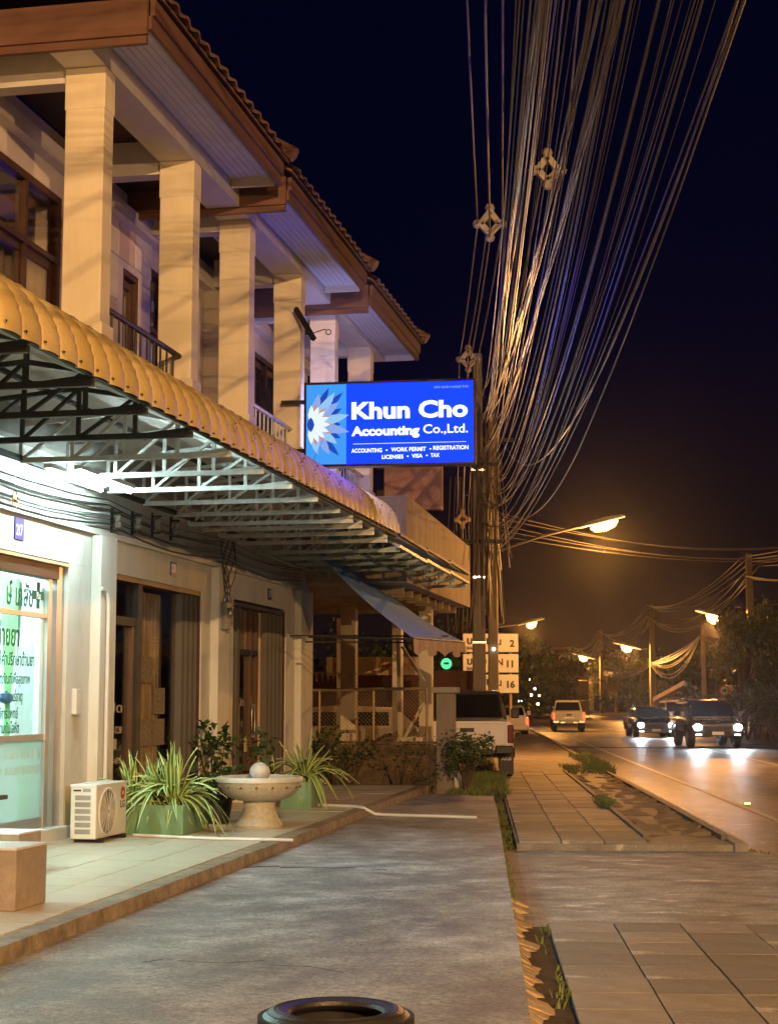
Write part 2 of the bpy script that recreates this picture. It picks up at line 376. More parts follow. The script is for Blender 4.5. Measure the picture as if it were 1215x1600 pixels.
# gutter strip between forecourt and pavement
gut = single(MB().box(-.1, .489, -6, 11.9, -.5, -.13).box(-.1, .42, 18, 26.5, -.5, -.13), 'gutter', M_earth, 'dirt gutter with weeds between the forecourt slab and the pavement', 'gutter', (.4, 8, -.13), BE, kind='structure')
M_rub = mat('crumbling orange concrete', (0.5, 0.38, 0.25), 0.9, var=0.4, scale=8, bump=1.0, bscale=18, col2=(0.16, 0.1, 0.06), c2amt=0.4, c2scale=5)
rub = MB(); n = 60; ra = 5.4
for i in range(n):
    sl_ = R_.uniform(.05, .2); aa = ra; ra += sl_
    w = 0.11 + 0.04 * math.sin(i * .8) + R_.uniform(-.03, .03)
    if i % 7 == 5: w *= .5
    rub.loft([[(0.245, aa, z), (0.245 + w, aa, z - .05), (0.245 + w * R_.uniform(.8, 1.2), aa + sl_, z - .05), (0.245, aa + sl_ + .005, z)] for z in (-.2, -0.085 + R_.uniform(-.006, .006))])
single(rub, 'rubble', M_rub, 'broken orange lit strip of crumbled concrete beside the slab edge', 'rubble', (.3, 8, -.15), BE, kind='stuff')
# near pavement: bed + separate slabs
pav = thing('pavement', 'square paved pavement slabs in the near right corner', 'pavement', (1.7, 9, -0.2), BE, kind='structure')
MB().box(0.49, 6.9, -8, 12.0, -0.55, -0.125).build('pavement_bed', M_earth, pav)
PS = 0.47
M_pk = [M_pave, mat('pavement concrete darker', (0.21, 0.19, 0.17), 0.72, var=0.3, scale=4, bump=0.3, bscale=50, col2=(0.14, 0.12, 0.1), c2amt=0.45, c2scale=1.1),
        mat('pavement concrete paler', (0.28, 0.25, 0.22), 0.68, var=0.3, scale=5, bump=0.3, bscale=50, col2=(0.19, 0.16, 0.13), c2amt=0.4, c2scale=1.3)]
pm = [MB().box(0, PS - .012, 0, PS * 1.0 - .012, -.05, 0).mesh('paving_slab', m) for m in M_pk]
for i in range(8):
    for j in range(11):
        inst(R_.choice(pm), 'paving_slab', pav, (0.50 + PS * i, 6.75 + PS * j, -0.1 + R_.uniform(-.004, .004)), (R_.uniform(-.006, .006), R_.uniform(-.006, .006), 0))
# driveway crossing
single(MB().loft([[(x, y, z) for x, y in ((.26, 11.9), (4.8, 12.05), (3.0, 17.95), (.24, 17.9))] for z in (-.6, -.14)]), 'driveway', M_drive, 'rough scratched concrete driveway dipping between two pavement blocks', 'driveway', (2, 15, -.14), BE, kind='structure')
# far pavement block
pv2 = thing('pavement', 'raised pavement block beyond the driveway where the pickup is parked', 'pavement', (1.6, 28, -0.2), BE, kind='structure')
MB().box(0.42, 2.78, 18.0, 130, -0.55, -0.075).build('pavement_bed', M_pave, pv2)
MB().box(-6.5, 0.419, 26.6, 130, -0.55, -0.08).build('verge_bed', M_earth, pv2)
for i in range(3):
    for j in range(38):
        inst(R_.choice(pm), 'paving_slab', pv2, (0.45 + PS * i, 18.05 + PS * j, -0.045 + R_.uniform(-.004, .004)), (R_.uniform(-.006, .006), R_.uniform(-.005, .005), 0))
for j in range(28):
    MB().box(2.785, 2.93, 17.95 + j * 1.0, 18.94 + j * 1.0, -0.55, -0.05).build('kerb_stone', M_pk[2], pv2, bevel=.015)
MB().box(2.785, 2.93, 45.95, 130, -0.55, -0.05).build('kerb', M_pk[2], pv2)
# trench of broken covers
M_cov = mat('broken cover concrete', (0.2, 0.15, 0.1), 0.85, var=0.4, scale=6, bump=0.6, bscale=25)
for j in range(19):
    aa = 19.2 + j * 0.82
    m = MB(); N = 7; r0 = []; r1 = []
    dz = [R_.uniform(-.035, .02) for _ in range(N)]
    for i in range(N):
        x = 1.93 + i * 0.13; z = -0.02 - 0.045 * math.sin(math.pi * i / (N - 1)) + dz[i]
        y = aa + .05 * math.sin(i * .9 + j)
        r0.append((x, y, z)); r1.append((x, y + .62, z - .012 + R_.uniform(-.015, .02)))
    for i in range(N - 1):
        m.loft([[r0[i], r0[i + 1], (r0[i + 1][0], r0[i + 1][1], r0[i + 1][2] - .05), (r0[i][0], r0[i][1], r0[i][2] - .05)],
                [r1[i], r1[i + 1], (r1[i + 1][0], r1[i + 1][1], r1[i + 1][2] - .05), (r1[i][0], r1[i][1], r1[i][2] - .05)]])
    m.build('sunken_slab', M_cov, pv2)
for b in (1.86, 2.74): MB().box(b, b + .07, 18.6, 36, -.1, -.02).build('trench_rim', M_pk[1], pv2)

# ================================================================== SHOPHOUSE ROW
WB = -6.5
house = thing('shophouse_row', 'two storey cream shophouse row with brown eaves, square balcony columns and dark shop doors', 'building', (WB, 18, 0.1), AL)
U = [12.0, 16.53, 21.1, 26.1]
# lower walls (lintels, pilasters)
MB().box(WB - .3, WB, 2, 26.1, 2.93, 4.0).build('lintel_wall', M_wall, house)
MB().box(WB - .05, WB + .05, 2, 26.1, 3.3, 3.36).build('lintel_moulding', M_wall, house)
for (a0, a1) in ((15.8, 17.05), (20.38, 21.85), (24.78, 26.1)): MB().box(WB - .3, WB, a0, a1, .1, 2.929).build('wall_pier', M_wall, house)
for (a0, a1) in ((16.42, 16.9), (20.75, 21.3), (25.3, 26.1)): MB().box(WB, WB + .12, a0, a1, .1, 3.29).build('pilaster', M_wall, house, bevel=.012)
MB().box(WB - .4, WB + .1, 2, 15.8, .1, .22).build('door_step', M_wall, house)
MB().box(WB - .4, WB + .06, 17.05, 20.38, .1, .2).build('door_step', M_wall, house)
MB().box(WB - .4, WB + .06, 21.85, 24.78, .1, .2).build('door_step', M_wall, house)
M_skirt = mat('yellowed skirting paint', (0.55, 0.42, 0.2), 0.7, var=0.15)
for (a0, a1) in ((15.83, 16.415), (16.905, 17.04), (20.39, 20.745), (21.305, 21.84)): MB().box(WB + .001, WB + .006, a0, a1, .1, .62).build('skirting', M_skirt, house)
# slab over the ground floor + beam
MB().box(WB - .3, -5.2, 2, 26.1, 4.3, 4.42).build('balcony_slab', M_beam, house)
M_grey = mat('grey stained plaster', (0.3, 0.29, 0.27), 0.85, var=0.25, scale=3, bump=0.2)
MB().box(WB - .3, WB + .14, 2, 26.1, 4.001, 4.299).build('slab_beam', M_grey, house)
# upper wall with two-tone panels
MB().box(WB - .3, WB, 2, 12.9, 4.42, 7.4).build('upper_wall', M_upper, house)
ops = [(12.9, 15.4, 4.42, 6.74), (17.22, 17.76, 4.42, 6.5), (18.16, 19.2, 4.42, 6.75), (22.8, 24.26, 5.2, 6.72)]
a = 12.9
for (o0, o1, z0, z1) in ops:
    if o0 > a: MB().box(WB - .3, WB, a, o0, 4.42, 7.4).build('upper_wall', M_upper, house)
    MB().box(WB - .3, WB, o0 + .001, o1 - .001, z1, 7.4).build('upper_wall', M_upper, house)
    if z0 > 4.5: MB().box(WB - .3, WB, o0 + .001, o1 - .001, 4.42, z0).build('upper_wall', M_upper, house)
    a = o1
MB().box(WB - .3, WB, a, 26.1, 4.42, 7.4).build('upper_wall', M_upper, house)
MB().box(WB - 5, WB - .31, 26.0, 26.1, 0, 7.4).build('end_wall', M_upper, house)
aa = 12.0; k = 0
while aa < 26:
    for zi in range(5):
        z0 = 4.5 + zi * .52; z1 = z0 + .5
        w1 = aa + .55
        if any(o0 < w1 and o1 > aa and zz0 < z1 and zz1 > z0 for o0, o1, zz0, zz1 in ops): continue
        if w1 > 26.0 or (aa < 20.7 and w1 > 20.25): continue
        MB().box(WB + .001, WB + .012, aa + .004, w1 - .004, z0 + .002, z1).build('wall_panel', M_panelA if (k + zi // 3) % 2 else M_panelB, house)
    aa += .56; k += 1
MB().box(WB + .001, WB + .13, 12, 26.1, 7.0, 7.17).build('wall_beam', M_beam, house)
MB().box(WB + .001, WB + .36, 20.3, 20.62, 4.42, 7.0).build('partition_pier', M_colm, house)
MB().tube([(WB + .42, 20.2, 4.45), (WB + .42, 20.2, 6.5)], .045, 8).build('drain_pipe', M_beam, house)
MB().box(WB + .36, WB + .48, 20.12, 20.28, 6.5, 6.72).build('drain_hopper', M_beam, house)
# upper windows
def opening(a0, a1, z0, z1, cols, transom=None, name='window', glassm=None, curtain=None, depth=.1):
    m = MB(); f = .07
    m.box(WB - depth, WB - .01, a0, a0 + f, z0, z1); m.box(WB - depth, WB - .01, a1 - f, a1, z0, z1)
    m.box(WB - depth, WB - .01, a0 + f, a1 - f, z1 - f, z1); m.box(WB - depth, WB - .01, a0 + f, a1 - f, z0, z0 + f)
    fr_ = m.build(name, M_wood, house)
    W_ = (a1 - a0 - 2 * f) / cols; zt = transom or z1 - f
    for i in range(cols):
        x0 = a0 + f + i * W_
        if i: MB().box(WB - depth + .004, WB - .014, x0 - .03, x0 + .03, z0 + f, z1 - f).build('mullion', M_wood, fr_)
        MB().box(WB - .075, WB - .065, x0 + .04, x0 + W_ - .04, z0 + f, zt - .03).build('pane', glassm or M_glassD, fr_)
        if transom: MB().box(WB - .075, WB - .065, x0 + .04, x0 + W_ - .04, zt + .03, z1 - f).build('pane', glassm or M_glassD, fr_)
        s = MB(); s.box(WB - .09, WB - .05, x0 + .03, x0 + .09, z0 + f, zt - .03); s.box(WB - .09, WB - .05, x0 + W_ - .09, x0 + W_ - .03, z0 + f, zt - .03); s.box(WB - .089, WB - .051, x0 + .09, x0 + W_ - .09, zt - .12, zt - .03)
        s.build('sash', M_wood, fr_)
    if transom: MB().box(WB - depth + .002, WB - .012, a0 + f, a1 - f, zt - .03, zt + .03).build('transom', M_wood, fr_)
    if curtain:
        c = MB(); N = int((a1 - a0) / .04); pts = [(WB - .18 + .025 * math.sin(i * 1.25), a0 + f + (a1 - a0 - 2 * f) * i / N) for i in range(N + 1)]
        for i in range(N): c.face([(pts[i][0], pts[i][1], z0), (pts[i + 1][0], pts[i + 1][1], z0), (pts[i + 1][0], pts[i + 1][1], zt), (pts[i][0], pts[i][1], zt)])
        c.build('curtain', curtain, fr_)
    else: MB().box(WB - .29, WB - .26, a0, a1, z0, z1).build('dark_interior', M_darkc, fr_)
    return fr_
M_curt = mat('pale curtain', (0.5, 0.42, 0.36), 0.9, var=0.15)
M_curtw = mat('brown grey curtain', (0.55, 0.42, 0.26), 0.9, var=0.35, scale=3)
opening(12.9, 15.4, 4.45, 6.74, 3, 6.05, curtain=M_curt)
opening(17.22, 17.76, 4.44, 6.5, 1, None, name='door')
opening(18.16, 19.2, 4.44, 6.75, 2, 6.0, name='door')
opening(22.8, 24.26, 5.2, 6.72, 2, None, curtain=M_curt)
MB().box(WB + .001, WB + .03, 22.7, 24.36, 5.1, 5.19).build('window_sill', M_beam, house)
# columns
CA = [13.09, 15.66, 17.80, 20.27, 22.30, 24.84]
for a0 in CA:
    c = MB(); c.box(-5.52, -5.15, a0, a0 + .24, 4.42, 7.17).build('column', M_colm, house, bevel=.012)
    MB().box(-5.527, -5.143, a0 - .006, a0 + .246, 6.78, 7.171).build('column_head', M_colm, house, bevel=.01)
    MB().box(-5.55, -5.12, a0 - .03, a0 + .27, 4.43, 4.82).build('column_foot', M_colm, house, bevel=.012)
# beams: longitudinal over the columns, cross at each column
MB().box(-5.53, -5.14, 12.7, 26.0, 7.172, 7.42).build('eave_beam', M_beam, house)
for a0 in CA: MB().box(WB + .13, -5.531, a0 + .03, a0 + .22, 7.05, 7.42).build('cross_beam', M_beam, house)
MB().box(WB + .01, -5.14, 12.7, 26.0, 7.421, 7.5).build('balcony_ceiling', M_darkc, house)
# inner pale soffit strips next to the beam in units
SEC = [(12.65, 17.02, 7.28), (17.36, 21.62, 7.23), (22.02, 26.0, 7.16)]
for si, (s0, s1, zf) in enumerate(SEC):
    zs = zf + .1
    for i in range(7):
        b0 = -5.13 + i * .073
        MB().box(b0, b0 + .066, s0 + .05, s1 - .05, zs + .0, zs + .015).build('soffit_board', M_soff, house)
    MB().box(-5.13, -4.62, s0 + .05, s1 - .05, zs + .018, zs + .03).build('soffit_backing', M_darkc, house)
    # near end gable board and far closure
    MB().box(-9, -4.585, s0 - .05, s0, zf - .06, zf + .27).build('end_fascia', M_fascia, house)
    MB().box(-9, -4.6, s0 - .02, s0 + .03, zf - .13, zf - .0605).build('end_fascia_trim', M_fascia, house)
    MB().box(-5.13, -4.63, s1 - .05, s1 - .02, zf + .005, zs + .25).build('soffit_closure', M_colm, house)
    f = MB(); f.box(-4.6, -4.56, s0, s1, zf, zf + .12); f.box(-4.575, -4.53, s0, s1, zf + .121, zf + .27)
    f.build('fascia', M_fascia, house)
    # roof plane and eave tiles
    rf = MB(); rf.loft([[(-4.5, s0 - .1, zf + .3), (-4.5, s1 + .1, zf + .3), (-9, s1 + .1, zf + 2.9), (-9, s0 - .1, zf + 2.9)], [(-4.5, s0 - .1, zf + .33), (-4.5, s1 + .1, zf + .33), (-9, s1 + .1, zf + 2.95), (-9, s0 - .1, zf + 2.95)]])
    roof = rf.build('roof', M_rtile, house)
    if si == 0:
        tm = MB(); N = 6
        ring = lambda y: [(y, .3 * i / N, .022 * math.sin(math.pi * 2 * i / N) + (.03 if y > 0 else .0)) for i in range(N + 1)]
        A, B = ring(0.0), ring(-0.4)
        for i in range(N):
            tm.face([A[i], A[i + 1], B[i + 1], B[i]]); tm.face([(A[i][0], A[i][1], A[i][2] - .02), A[i], A[i + 1], (A[i + 1][0], A[i + 1][1], A[i + 1][2] - .02)][::-1])
            tm.face([(A[i][0], A[i][1], A[i][2] - .02), (B[i][0], B[i][1], B[i][2] - .02), (B[i + 1][0], B[i + 1][1], B[i + 1][2] - .02), (A[i + 1][0], A[i + 1][1], A[i + 1][2] - .02)][::-1])
        tile3 = tm.mesh('roof_tile', M_rtile)
    for j in range(int((s1 - s0 + .1) / .3)):
        for r in range(2):
            inst(tile3, 'roof_tile', roof, (-4.44 - r * .3, s0 - .05 + j * .3, zf + .345 + r * .18), (0, rad(30), 0))
    hp = MB()
    for j in range(7):
        t = j / 7; hp.tube([(-4.42 - t * 2.2, s1 + .06, zf + .38 + t * 1.27), (-4.42 - t * 2.2 - .34, s1 + .06, zf + .40 + t * 1.27 + .19)], [.09, .075], 8)
    hp.build('ridge_tile', M_rtile, roof)
# ceiling battens (unlit tubes) on the balcony ceiling
for (px, py, a_) in ((337, 388, 19.2), (482, 500, 23.6)):
    m = MB().box(-5.95, -5.88, a_ - .6, a_ + .6, 7.33, 7.42); o = m.build('batten_lamp', M_white, house)
    MB().tube([(-5.915, a_ - .56, 7.31), (-5.915, a_ + .56, 7.31)], .018, 8).build('tube', M_panelA, o)
# balcony rails
for ri, (a0, a1, mt) in enumerate(((13.33, 15.66, M_bronze), (18.04, 20.27, M_steelW), (22.54, 24.84, M_steelW))):
    r = MB(); r.tube([(-5.28, a0, 5.06), (-5.28, a1, 5.06)], .03, 8); rl = r.build('railing', mt, house, smooth=True)
    MB().tube([(-5.28, a0, 4.55), (-5.28, a1, 4.55)], .018, 6).build('bottom_rail', M_steelD, rl)
    n = 12
    for i in range(1, n): MB().tube([(-5.28, a0 + (a1 - a0) * i / n, 4.55), (-5.28, a0 + (a1 - a0) * i / n, 5.04)], .012, 6).build('baluster', M_steelD if ri == 0 else M_steelW, rl)
# ---------------- ground floor shop fronts
# unit one: lit pharmacy shop front, glass in aluminium frame, room behind
sf = MB(); sf.box(WB - .16, WB - .04, 15.6, 15.79, .22, 2.92); front = sf.build('shopfront_frame', M_alu, house)
MB().box(WB - .17, WB - .02, 6, 15.598, 2.74, 2.92).build('shutter_box', M_wood, front)
MB().box(WB - .019, WB + .02, 6, 15.79, 2.885, 2.915).build('track_cap', M_alu, front)
MB().box(WB - .13, WB - .07, 6, 15.43, 2.33, 2.38).build('transom', M_alu, front)
MB().box(WB - .13, WB - .07, 6, 15.43, 1.1, 1.16).build('mid_rail', M_alu, front)
MB().box(WB - .13, WB - .07, 6, 15.43, .22, .33).build('bottom_rail', M_alu, front)
for a0 in (15.43, 12.2, 9): MB().box(WB - .14, WB - .06, a0, a0 + .1, .222, 2.738).build('jamb', M_alu, front)
M_frost = cloth('frosted window film', (0.8, 0.93, 0.93), .8)
for (a0, a1) in ((12.3, 15.43), (9.1, 12.2)):
    MB().box(WB - .105, WB - .095, a0, a1, 1.161, 2.329).build('pane', M_glassS, front)
    MB().box(WB - .105, WB - .095, a0, a1, 2.381, 2.739).build('pane', M_glassS, front)
    MB().box(WB - .105, WB - .095, a0, a1, .331, 1.099).build('pane', M_frost, front)
# clear stripes in the film
M_fr2 = cloth('clear film squares', (0.85, 0.98, 0.98), .6)
for zr in (.93, .78):
    for i in range(9): MB().box(WB - .0945, WB - .092, 14.3 + i * .125, 14.3 + i * .125 + R_.uniform(.05, .1), zr, zr + .07).build('film_square', M_fr2, front)
MB().box(WB - .09, WB - .05, 13.4, 14.55, .56, .6).build('push_bar', M_wood, front)
room = MB(); room.box(-11, -10.9, 6, 16.0, .2, 3.2); room.box(-10.9, WB - .31, 15.9, 16.0, .2, 3.2); room.box(-10.9, WB - .31, 6, 15.9, 3.1, 3.2)
M_room = mat('white shop interior', (0.72, 0.8, 0.78), 0.7, var=0.05)
room.build('shop_room_wall', M_room, house)
MB().box(-10.9, WB - .31, 6, 15.9, .12, .2).build('shop_room_floor', M_tile, house)
tl = MB()
for aa in (9.5, 12, 14.5): tl.box(-8.6, -8.5, aa, aa + 1.2, 3.06, 3.098).box(-7.5, -7.4, aa, aa + 1.2, 3.06, 3.098)  # second row, nearer the window, added to brighten the shopfront
tl.build('room_tube_lamp', emis('cool tube light indoors', COOL, 260), house)
M_cg = cloth('green gauze curtain', (0.35, 0.65, 0.3), .6)
M_cw = cloth('white gauze curtain', (0.85, 0.92, 0.92), .6)
def pleat(a0t, a1t, a0b, a1b, z0, z1, x, m, name, par, n=24, amp=.02):
    c = MB()
    for i in range(n):
        t0, t1 = i / n, (i + 1) / n
        p = lambda t, top: (x + amp * math.sin(t * n * 1.1), (a0t + (a1t - a0t) * t) if top else (a0b + (a1b - a0b) * t), z1 if top else z0)
        c.face([p(t0, 0), p(t1, 0), p(t1, 1), p(t0, 1)])
    return c.build(name, m, par, smooth=True)
pleat(14.75, 15.25, 14.98, 15.08, 1.55, 2.73, WB - .3, M_cg, 'curtain', front, 18)
pleat(14.98, 15.08, 14.9, 15.12, .25, 1.55, WB - .3, M_cg, 'curtain', front, 12)
pleat(15.15, 15.6, 15.08, 15.6, .25, 2.73, WB - .26, M_cw, 'curtain', front, 22)
MB().ball((WB - .3, 15.0, 1.52), .06, 8, 0, (1, 2.2, 1)).build('curtain_tie', mat('blue ribbon', (.1, .15, .6), .6), front)
# shelves seen through the glass
sh = thing('display_shelf', 'tall pale shelf of boxes standing inside the lit pharmacy window', 'shelf', (-9, 13, .2), AL)
for z in (.2, .8, 1.4, 2.0, 2.6): MB().box(-9.2, -8.8, 11.5, 14.6, z, z + .03).build('shelf_board', M_white, sh)
for a_ in (11.5, 13.0, 14.57): MB().box(-9.2, -8.8, a_, a_ + .03, .2, 2.6).build('side_panel', M_white, sh)
M_box3 = [mat('blue carton', (.15, .35, .6), .6), mat('pale carton', (.7, .75, .7), .6), mat('green carton', (.2, .5, .3), .6)]
for z in (.83, 1.43, 2.03):
    for i in range(9): MB().box(-8.98, -8.84, 11.6 + i * .33, 11.6 + i * .33 + .2, z, z + R_.uniform(.15, .35)).build('carton', M_box3[i % 3], sh)
# green lettering on the glass
M_ink = mat('dark green vinyl lettering', (0.012, 0.1, 0.06), 0.5, var=0)
XG = WB - .094
def wtext(body, size, a_right, z, bold=.004):
    o = text(body, size, 'window_lettering', M_ink, front, (XG, a_right, z), 'wall', bold, 'RIGHT', .001, sx_=.74); return o
wtext('ษ์ เภสัช', .30, 15.13, 2.43, .006)
wtext('จำหน่ายยา', .28, 14.82, 2.03, .006)
wtext('ให้คำปรึกษาด้านยา', .165, 15.2, 1.84, .003)
wtext('ผลิตภัณฑ์เพื่อสุขภาพ', .135, 15.1, 1.66, .002)
wtext('วิตามิน แร่ธาตุ', .135, 14.93, 1.49, .002)
wtext('อุปกรณ์การแพทย์', .135, 14.83, 1.325, .002)
wtext('วัดความดันโลหิต', .135, 14.87, 1.185, .002)
cr_ = MB().box(XG, XG + .003, 15.2, 15.285, 2.42, 2.69).box(XG + .0005, XG + .0035, 15.1, 15.195, 2.51, 2.6).box(XG + .0005, XG + .0035, 15.29, 15.385, 2.51, 2.6).build('pharmacy_cross', M_ink, front)
text('Rx', .1, 'cross_lettering', M_white, front, (XG + .004, 15.195, 2.52), 'wall', .002, 'LEFT', .001)
# unit two
M_leaf2 = mat('bronze shutter lit stripe', (.075, .06, .05), .6, var=.2)
def shutter_stack(a0, a1, z0, z1, n, par):
    for i in range(n):
        x0 = a0 + (a1 - a0) * i / n; x1 = a0 + (a1 - a0) * (i + 1) / n
        MB().loft([[(WB - .15, x0, z), (WB - .03, (x0 + x1) / 2 - .01, z), (WB - .15, x1 - .012, z), (WB - .17, (x0 + x1) / 2, z)] for z in (z0, z1)]).build('shutter_leaf', M_bronze if i % 2 else M_leaf2, par)  # every other leaf paler: lit and shaded folds painted as stripes
M_paper = mat('dim vinyl print', (0.42, 0.38, 0.32), 0.6, var=0.2)
f2 = MB().box(WB - .17, WB - .02, 17.05, 17.09, .2, 2.93).box(WB - .17, WB - .02, 17.09, 20.38, 2.87, 2.93).box(WB - .17, WB - .02, 20.34, 20.38, .2, 2.87).build('shopfront_frame', M_wood, house)
MB().box(WB - .16, WB - .03, 18.02, 18.16, .2, 2.869).build('mullion', M_bronze, f2)
MB().box(WB - .14, WB - .05, 17.091, 18.019, 2.36, 2.46).build('transom', M_bronze, f2)
MB().box(WB - .11, WB - .1, 17.1, 18.01, 2.461, 2.865).build('pane', M_glassD, f2)
MB().box(WB - .13, WB - .06, 17.9, 17.97, .21, 2.355).build('door_stile', mat('copper door stile', (.11, .06, .038), .45, var=.1), f2)
MB().box(WB - .11, WB - .1, 17.1, 17.899, .21, 2.355).build('pane', M_glassD, f2)
MB().box(WB - .11, WB - .1, 18.161, 19.6, .21, 2.865).build('pane', M_glassD, f2)
pleat(18.17, 19.1, 18.17, 19.05, .2, 2.8, WB - .14, M_curtw, 'curtain', f2, 40, .035)
pleat(19.1, 19.6, 19.1, 19.6, .2, 2.8, WB - .3, mat('grey curtain', (.2, .17, .13), .9), 'curtain', f2, 14, .03)
shutter_stack(19.62, 20.33, .21, 2.86, 7, f2)
for (z, h, s, nn) in ((1.36, .13, 'เปิด', 1), (1.12, .1, '08.30-17.30', 2), (.78, .1, 'จันทร์-เสาร์', 3)):
    text(s, h * 1.15, 'door_lettering', M_paper, f2, (WB - .097, 17.22, z), 'wall', .002, 'LEFT', .001, width=.5)
MB().box(WB - .098, WB - .096, 17.4, 17.56, .94, 1.06).build('door_sticker', M_paper, f2)
M_dot = mat('printed sheet on curtain', (.2, .15, .09), .85, var=.8, scale=30)
for i in (0, 1, 3, 4): MB().box(WB - .098, WB - .096, 18.28 + (i % 2) * .52, 18.7 + (i % 2) * .52, .95 + (i // 2) * .38, 1.27 + (i // 2) * .38).build('notice_print', M_dot, f2)
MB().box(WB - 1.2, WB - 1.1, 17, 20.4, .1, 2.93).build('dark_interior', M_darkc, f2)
MB().box(WB - .06, WB + .02, 17.0, 17.045, 1.2, 1.5).build('door_latch', M_chrome, f2)
# unit three
f3 = MB().box(WB - .17, WB - .02, 21.85, 21.89, .2, 2.9).box(WB - .17, WB - .02, 21.89, 24.78, 2.84, 2.9).box(WB - .17, WB - .02, 24.74, 24.78, .2, 2.84).build('shopfront_frame', M_wood, house)
shutter_stack(21.9, 22.3, .21, 2.83, 4, f3); shutter_stack(23.7, 24.73, .21, 2.83, 9, f3)
for a_ in (22.32, 22.95, 23.28): MB().box(WB - .15, WB - .05, a_, a_ + .06, .21, 2.839).build('mullion', mat('copper door stile', (.11, .06, .038)), f3)
MB().box(WB - .149, WB - .051, 22.38, 23.279, 2.16, 2.24).build('transom', M_bronze, f3)
MB().box(WB - .11, WB - .1, 22.381, 22.949, .21, 2.159).build('pane', M_glassD, f3)
MB().box(WB - .11, WB - .1, 22.381, 22.949, 2.241, 2.839).build('pane', M_glassD, f3)
MB().box(WB - .11, WB - .1, 23.01, 23.28, .21, 2.839).build('pane', M_glassD, f3)
pleat(23.34, 23.7, 23.34, 23.7, .2, 2.83, WB - .14, M_curtw, 'curtain', f3, 14, .03)
pleat(22.4, 22.95, 22.4, 22.95, 2.2, 2.83, WB - .14, M_curtw, 'curtain', f3, 12, .02)
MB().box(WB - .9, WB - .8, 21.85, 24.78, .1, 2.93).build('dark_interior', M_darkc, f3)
for s in (-1, 1): MB().tube([(WB - .02, 22.98 + .05 * s + .03 * math.sin(t * 3.14 / 6) * s, .95 + .5 * t / 6) for t in range(7)], .014, 6).build('door_handle', M_chrome, f3)
MB().box(WB - .098, WB - .094, 22.78, 22.93, .75, .98).build('door_sticker', mat('pale yellow note', (.6, .5, .3), .7), f3)
text('เปิด', .15, 'door_lettering', M_paper, f3, (WB - .097, 22.45, 1.42), 'wall', .002, 'LEFT', .001, width=.3)
# house number plates
M_blue = mat('blue enamel plate', (0.015, 0.05, 0.33), 0.35, var=0)
for (a0, a1, z0, z1, s, L) in ((14.41, 14.62, 2.99 + .06, 3.26, '2/7', 'small blue plate with white house number on the lit pharmacy wall'),
                          (19.06, 19.28, 3.05, 3.22, '2/8', 'small dark house number plate above the curtained middle shop door'),
                          (23.65, 23.85, 3.03, 3.2, '2/9', 'small house number plate above the furthest shop door')):
    p = thing('house_number_plate', L, 'number plate', (WB, a0, z0), AL, group='house number plates')
    MB().box(WB + .001, WB + .012, a0, a1, z0, z1).build('plate', M_blue, p)
    text(s, .15, 'plate_lettering', M_white, p, (WB + .0125, a0 + .03, z0 + .045), 'wall', .003, 'LEFT', .001, width=a1 - a0 - .06)
# lintel insulator brackets
for i, (px, py) in enumerate(((180, 815), (212, 818), (243, 820), (272, 826))):
    a_, z_ = onb(px, py, WB + .05)
    t = thing('insulator_bracket', 'rusty spool bracket fixed under the beam, number %s from the pharmacy pillar' % ['one', 'two', 'three', 'four'][i], 'bracket', (WB + .02, a_, z_ - .06), AL, group='cable brackets on the wall')
    MB().box(WB + .001, WB + .02, a_ - .02, a_ + .02, z_ - .15, z_ + .15).build('back_plate', M_steelD, t)
    MB().box(WB + .02, WB + .12, a_ - .02, a_ + .02, z_ + .09, z_ + .11).box(WB + .02, WB + .12, a_ - .02, a_ + .02, z_ - .11, z_ - .09).build('arm', M_steelD, t)
    MB().lathe([(.02, -.08), (.05, -.06), (.028, 0), (.05, .06), (.02, .08)], 10, Matrix.Translation((WB + .085, a_, z_))).build('spool', mat('brown ceramic', (.3, .24, .2), .25), t)
# wiring along the wall
for i in range(7):
    z0 = 3.72 - i * .055
    pts = [(WB + .03 + .01 * (i % 3), a_, z0 - .07 * math.sin(math.pi * ((a_ - 8) % 4.4) / 4.4) * (1 + .5 * (i % 2)) + R_.uniform(-.006, .006)) for a_ in [8 + j * .55 for j in range(33)]]
    single(MB().tube(pts, .006 + .003 * (i % 3), 5), 'wall_cable', M_cable, 'thin black cable sagging along the wall under the canopy', 'cable', (WB, 8, z0), AL, group='cables along the shop wall')
# conduits and meters
single(MB().tube([(WB + .16, 16.55, .2), (WB + .16, 16.55, 2.55), (WB + .16, 16.5, 2.68), (WB + .13, 16.42, 2.7)], .022, 8), 'conduit_pipe', M_pvc, 'thin white conduit running up the pharmacy pillar', 'pipe', (WB + .16, 16.55, .2), AL, smooth=True)
single(MB().box(WB + .001, WB + .06, 15.95, 16.07, 1.35, 1.62), 'junction_box', M_beam, 'small pale switch box on the wall right of the pharmacy window', 'switch box', (WB, 16, 1.35), AL, bevel=.008)
mt = thing('electricity_meter', 'grey electricity meter with wires high on the pillar between the dark shops', 'meter', (WB + .12, 20.95, 2.45), AL)
MB().box(WB + .121, WB + .2, 20.85, 21.05, 2.45, 2.82).build('meter_box', mat('grey meter case', (.16, .15, .15), .4, var=.2), mt, bevel=.01)
MB().lathe([(.001, .05), (.06, .05), (.075, .0)], 14, Matrix.Translation((WB + .2, 20.95, 2.68)) @ Matrix.Rotation(rad(90), 4, 'Y')).build('dial_cover', M_chrome, mt)
